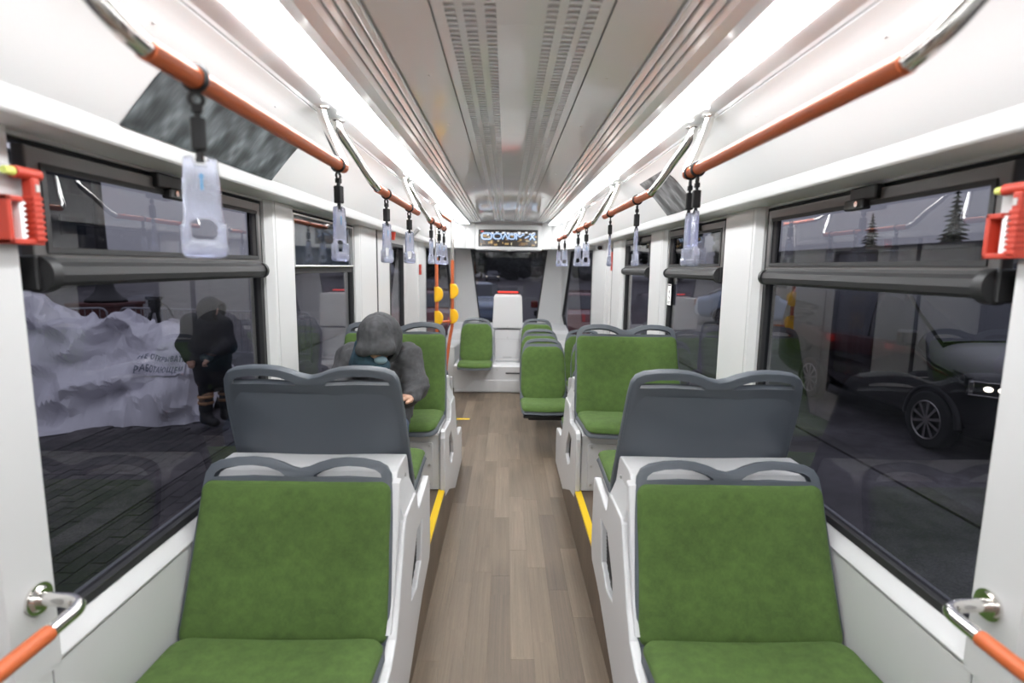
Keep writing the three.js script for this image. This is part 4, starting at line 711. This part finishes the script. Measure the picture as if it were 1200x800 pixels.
{
  const t = thing('camera_tripod', 'black camera tripod standing behind the tarpaulin heap', 'tripod', undefined, [-6.55, GY, -10.2]);
  for (let k = 0; k < 3; k++) { const a = k * 2.094 + 0.3; mesh('leg', [tube([[0.05 * Math.cos(a), 1.12, 0.05 * Math.sin(a)], [0.38 * Math.cos(a), 0, 0.38 * Math.sin(a)]], 0.02, { sides: 8 }), tube([[0.09 * Math.cos(a + 0.3), 1.1, 0.09 * Math.sin(a + 0.3)], [0.26 * Math.cos(a), 0.42, 0.26 * Math.sin(a)]], 0.012, { sides: 6 })], M.black, t); }
  mesh('head', [cyl(0.09, 0.07, 0.12, [0, 1.16, 0]), box(-0.08, 0.08, 1.2, 1.36, -0.09, 0.09, 0.02), box(-0.14, 0.12, 1.34, 1.40, -0.06, 0.06, 0.01)], M.black, t);
  mesh('pan_handle', tube([[0.08, 1.3, 0], [0.3, 1.22, 0.1], [0.5, 0.92, 0.2]], 0.014, { r: 0.1, seg: 12, sides: 6 }), M.black, t);
  const m = thing('lamp_pedestal', 'dark flared pedestal on a red brick plinth out on the square', 'pedestal', undefined, [-10.2, GY, -14.0]);
  mesh('plinth', box(-0.56, 0.56, 0, 0.92, -0.56, 0.56, 0.02), M.brick, m); mesh('cap', box(-0.6, 0.6, 0.92, 1.0, -0.6, 0.6, 0.015), M.brick, m);
  mesh('column', lathe([[0.0, 1.0], [0.46, 1.0], [0.44, 1.08], [0.34, 1.14], [0.22, 1.3], [0.17, 1.5], [0.15, 1.9], [0.12, 2.4], [0.09, 4.6], [0.0, 4.6]]), M.black, m);
}
// vehicles: stations along the length [z, bottom, top, width factor]
function vehicle(name, label, cat, pos, turn, prof, W, belt, wheels, paint, o) {
  const t = thing(name, label, cat, o.group, pos); t.rotation.y = turn;
  const st = (z) => { for (let i = 1; i < prof.length; i++) if (z >= prof[i][0]) { const a = prof[i - 1], b = prof[i], k = (z - a[0]) / (b[0] - a[0]); return [1, 2, 3].map((q) => a[q] + (b[q] - a[q]) * k); } return prof.at(-1).slice(1); };
  const N = 5, half = (z, y) => { const [yb, yt, f] = st(z), m = (yb + yt) / 2, h = (yt - yb) / 2, q = Math.min(1, Math.abs((y - m) / h)); return W / 2 * f * (1 - q ** N) ** (1 / N) * (y > belt ? 1 - (y - belt) * 0.14 : 1); };
  const Lz = prof.at(-1)[0];
  const body = gridGeo(60, 60, (a, b) => { const z = prof[0][0] + (Lz - prof[0][0]) * b, [yb, yt, f] = st(z), th = a * Math.PI * 2, c = Math.cos(th), s = Math.sin(th), m = (yb + yt) / 2, h = (yt - yb) / 2, y = m + h * Math.sign(s) * Math.abs(s) ** (2 / N); return [Math.sign(c) * Math.abs(c) ** (2 / N) * W / 2 * f * (y > belt ? 1 - (y - belt) * 0.14 : 1), y, z]; });
  const cap = (z) => { const [yb, yt, f] = st(z), m = (yb + yt) / 2, h = (yt - yb) / 2, sh = []; for (let i = 0; i < 60; i++) { const th = i / 60 * 6.28318, c = Math.cos(th), s = Math.sin(th), y = m + h * Math.sign(s) * Math.abs(s) ** 0.4; sh.push([Math.sign(c) * Math.abs(c) ** 0.4 * W / 2 * f * (y > belt ? 1 - (y - belt) * 0.14 : 1), y]); } return exXY(sh, z - 0.004, z + 0.004); };
  mesh('body', [body, cap(prof[0][0]), cap(Lz)], paint, t);
  const [w0, w1] = o.screen, ws = gridGeo(16, 8, (a, b) => { const z = w0 + (w1 - w0) * b, y = st(z)[1] - 0.012, x = (a * 2 - 1) * Math.min(half(z, y - 0.1), W / 2 * 0.86); return [x, y + 0.02 - 0.02 * Math.abs(a * 2 - 1) ** 4, z + 0.006]; }); mesh('windscreen', ws, M.carGlass, t);
  const [r0, r1] = o.back; mesh('rear_window', gridGeo(12, 6, (a, b) => { const z = r0 + (r1 - r0) * b, y = st(z)[1] - 0.012; return [(a * 2 - 1) * W / 2 * 0.8, y + 0.018, z - 0.008]; }), M.carGlass, t);
  for (const s of [-1, 1]) {
    for (const [za, zb] of o.side) mesh('side_window', gridGeo(12, 6, (a, b) => { const z = za + (zb - za) * a, top = Math.min(st(z)[1] - 0.10, o.sideTop), y = belt + 0.03 + Math.max(0.01, top - belt - 0.03) * b; return [s * (half(z, y) + 0.006), y, z]; }), M.carGlass, t);
    for (const z of wheels) {
      const R = o.R, xw = s * (W / 2 - 0.02), wh = new THREE.Group(); wh.name = 'wheel'; wh.position.set(xw, R, z); t.add(wh);
      mesh('tyre', new THREE.LatheGeometry([[R * 0.66, -0.11], [R * 0.9, -0.115], [R, -0.08], [R, 0.03], [R * 0.92, 0.055], [R * 0.66, 0.05]].map((q) => V2(...q)), 32).rotateZ(-Math.PI / 2 * s), M.tyre, wh);
      const sp = [cyl(R * 0.13, R * 0.13, 0.03, [s * 0.035, 0, 0], 'x', 16), new THREE.TorusGeometry(R * 0.66, 0.012, 6, 32).rotateY(Math.PI / 2).translate(s * 0.045, 0, 0)];
      for (let k = 0; k < 10; k++) { const g = exXY([[-0.012, 0.03], [0.012, 0.03], [0.034, R * 0.66], [-0.006, R * 0.66]], -0.012, 0.012); g.rotateZ(k * Math.PI / 5).rotateY(s * Math.PI / 2).translate(s * 0.035, 0, 0); sp.push(g); }
      mesh('rim', sp, M.alloy, wh); mesh('hub_disc', cyl(R * 0.64, R * 0.64, 0.02, [s * 0.0, 0, 0], 'x', 24), M.black, wh);
      mesh('wheel_arch', new THREE.TorusGeometry(R * 1.16, 0.035, 8, 28, Math.PI).rotateY(Math.PI / 2).translate(s * (half(z, R + 0.05) - 0.005), R, z), M.rubber, t);
    }
    mesh('mirror', [box(s * (W / 2 + 0.02), s * (W / 2 + 0.22), belt + 0.02, belt + 0.22, o.mirror - 0.06, o.mirror + 0.08, 0.04)], paint, t);
    for (const [mat, nm, zz, yy] of [[o.lit ? M.headlight : M.lens, 'headlight', 1, o.hl], [o.tail ? M.taillight : M.carRed, 'tail_lamp', -1, o.tl]]) {
      const z = zz > 0 ? prof[0][0] - 0.13 : Lz + 0.02, hx = W / 2 * (zz > 0 ? 0.70 : 0.78);
      if (zz > 0) {
        const wrap = o.wrap ?? 0.45, hx2 = half(prof[0][0] - 0.15, yy) - 0.075, turn = (g) => g.rotateY(s * wrap).translate(s * hx2, yy, prof[0][0] - 0.085);
        const hl = mesh('headlight', turn(box(-0.20, 0.20, -0.085, 0.085, -0.06, 0.05, 0.03)), M.black, t);
        mesh('chrome_edge', [box(-0.19, 0.19, 0.068, 0.078, 0.045, 0.056, 0.003), box(-0.19, 0.19, -0.078, -0.066, 0.045, 0.056, 0.003), box(-s * -0.15, -s * -0.19, -0.07, 0.07, 0.04, 0.056, 0.006)].map(turn), M.chrome, hl);
        for (const q of [-0.085, 0.03]) mesh('lamp', turn(sphere(0.034, [q * -s * -1, 0.005, 0.048], 1.25, 0.9, 0.5)), mat, hl);
      }
      else mesh('tail_lamp', box(s * (hx - 0.07), s * (hx + 0.08), yy - 0.13, yy + 0.13, z - 0.05, z + 0.05, 0.03), mat, t);
    }
  }
  const gz = prof[0][0] + 0.004; mesh('grille', [0, 1, 2].map((k) => box(-W * 0.24, W * 0.24, o.hl - 0.05 + k * 0.05 - 0.005, o.hl - 0.05 + k * 0.05 + 0.005, gz - 0.02, gz + 0.012, 0.003)), M.chrome, t);
  mesh('bumper_strip', box(-W * 0.4, W * 0.4, 0.42, 0.432, gz - 0.02, gz + 0.015, 0.004), M.chrome, t);
  return t;
}
const vanProf = [[0, 0.34, 0.74, 0.66], [-0.04, 0.27, 0.92, 0.80], [-0.12, 0.22, 1.03, 0.90], [-0.28, 0.2, 1.10, 0.965], [-0.5, 0.2, 1.16, 0.995], [-0.72, 0.2, 1.22, 1], [-1.5, 0.2, 1.86, 1], [-1.95, 0.2, 1.95, 1], [-4.0, 0.2, 1.95, 1], [-4.22, 0.22, 1.86, 0.98], [-4.35, 0.3, 1.3, 0.95]];
vehicle('van', 'black parked van with lit headlights outside the window', 'van', [5.85, GY, -5.46], 0, vanProf, 1.9, 1.14, [-0.68, -3.16], M.carPaint, { R: 0.335, screen: [-0.76, -1.48], back: [-4.1, -4.32], side: [[-0.98, -1.8], [-1.88, -2.9], [-2.98, -3.95]], sideTop: 1.80, mirror: -1.0, lit: true, hl: 0.83, tl: 1.1, wrap: 0.72 });
const carProf = [[0, 0.34, 0.62, 0.82], [-0.06, 0.24, 0.74, 0.92], [-0.3, 0.2, 0.84, 0.98], [-1.15, 0.18, 0.95, 1], [-1.9, 0.18, 1.40, 0.99], [-2.3, 0.18, 1.46, 0.98], [-3.2, 0.18, 1.42, 0.98], [-3.9, 0.2, 1.05, 0.97], [-4.25, 0.26, 0.98, 0.93], [-4.32, 0.34, 0.7, 0.86]];
const carO = { R: 0.31, screen: [-1.2, -1.86], back: [-3.3, -3.85], side: [[-1.6, -2.4], [-2.46, -3.3]], sideTop: 1.33, mirror: -1.5, hl: 0.66, tl: 0.78, group: 'cars on the street' };
vehicle('car', 'blue grey car parked close behind the tram', 'car', [-0.75, GY, -18.2], 0.2, carProf, 1.78, 0.9, [-0.8, -3.35], M.carBlue, { ...carO });
vehicle('car', 'dark car with glowing red tail lamps seen through the quarter window by the poles', 'car', [-1.95, GY, -16.5], Math.PI, carProf, 1.78, 0.9, [-0.8, -3.35], M.carRed, { ...carO, tail: true });
vehicle('car', 'dark car with glowing red tail lamps seen through the quarter window on the van side', 'car', [1.75, GY, -16.5], Math.PI, carProf, 1.78, 0.9, [-0.8, -3.35], M.carRed, { ...carO, tail: true });
vehicle('car', 'oncoming car far down the street with warm headlights', 'car', [-1.9, GY, -74], 0, carProf, 1.78, 0.9, [-0.8, -3.35], M.carGrey, { ...carO, lit: true });
vehicle('car', 'silver grey car parked beyond the crowd barrier', 'car', [11.5, GY, -20], 1.2, carProf, 1.78, 0.9, [-0.8, -3.35], M.carBlue, { ...carO });
function conifer(x, z, h, label) {
  const t = thing('conifer_tree', label, 'tree', 'conifers along the street', [x, GY, z]);
  mesh('trunk', cyl(0.05, 0.16, h, [0, h / 2, 0], 'y', 8), M.bark, t);
  const g = []; for (let k = 0; k < 24; k++) { const y = h * (0.08 + 0.038 * k), r = h * 0.24 * (1 - k / 25) + 0.06, n = 12; for (let i = 0; i < n; i++) { const a = i / n * 6.283 + k * 1.3 + rnd() * 0.5, l = r * rr(0.65, 1.2), wv = 0.20 * r + 0.05; g.push(new THREE.ConeGeometry(wv, l, 5, 1).scale(1, 1, 0.6).rotateZ(-Math.PI / 2 - rr(0.05, 0.5)).translate(l * 0.5, 0, 0).rotateY(-a).translate(0, y, 0)); } }
  mesh('branches', g, M.needle, t);
}
function broadleaf(x, z, h, label) {
  const t = thing('broadleaf_tree', label, 'tree', 'leafy trees across the street', [x, GY, z]); mesh('trunk', cyl(0.12, 0.22, h * 0.5, [0, h * 0.25, 0], 'y', 8), M.bark, t); const g = [];
  for (let i = 0; i < 240; i++) { const a = rnd() * 6.283, e2 = rnd(), r = h * 0.28 * Math.sqrt(rnd()), y = h * (0.05 + 0.95 * e2), k = Math.sqrt(Math.max(0.05, 1 - ((e2 - 0.45) / 0.6) ** 2)); g.push(new THREE.IcosahedronGeometry(h * rr(0.045, 0.10), 0).rotateX(rnd() * 3).scale(1, rr(0.5, 0.9), 1).translate(r * k * Math.cos(a), y, r * k * Math.sin(a))); }
  mesh('crown', g, M.needle, t);
}
for (let i = 0; i < 7; i++) { broadleaf(-33 + i * 11.4, -84, rr(13, 14.5), 'dark leafy tree in the row across the street behind the tram'); broadleaf(-27.3 + i * 11.4, -98, rr(14, 15.5), 'dark leafy tree in the second row across the street'); }
conifer(27.5, -34, 7.2, 'dark conifer rising above the low building'); conifer(29, -44, 6.6, 'slender conifer behind the low building');
function building(pos, w, h, d, label, mat, rows, cols) {
  const b = thing('building', label, 'building', undefined, pos); mesh('walls', box(-w / 2, w / 2, 0, h, -d / 2, d / 2), mat, b); mesh('roof', box(-w / 2 - 0.3, w / 2 + 0.3, h, h + 0.25, -d / 2 - 0.3, d / 2 + 0.3), M.facadeDark, b);
  for (const s of [-1, 1]) for (let r = 0; r < rows; r++) for (let c = 0; c < cols; c++) { const z = -d / 2 + d * (c + 0.5) / cols, y = h * (r + 0.55) / rows; const f = mesh('window', box(s * w / 2, s * (w / 2 + 0.06), y - h / rows * 0.25, y + h / rows * 0.25, z - d / cols * 0.28, z + d / cols * 0.28), M.facadeDark, b); mesh('window_glass', box(s * (w / 2 + 0.06), s * (w / 2 + 0.075), y - h / rows * 0.21, y + h / rows * 0.21, z - d / cols * 0.24, z + d / cols * 0.24), M.carGlass, f); }
}
building([21, GY, -26], 6, 3.0, 30, 'low grey building across the square on the van side', M.facade, 1, 9);
building([-38, GY, -22], 10, 9, 46, 'long dark building across the square on the tarpaulin side', M.facadeDark, 3, 10);

renderer.render(scene, camera);
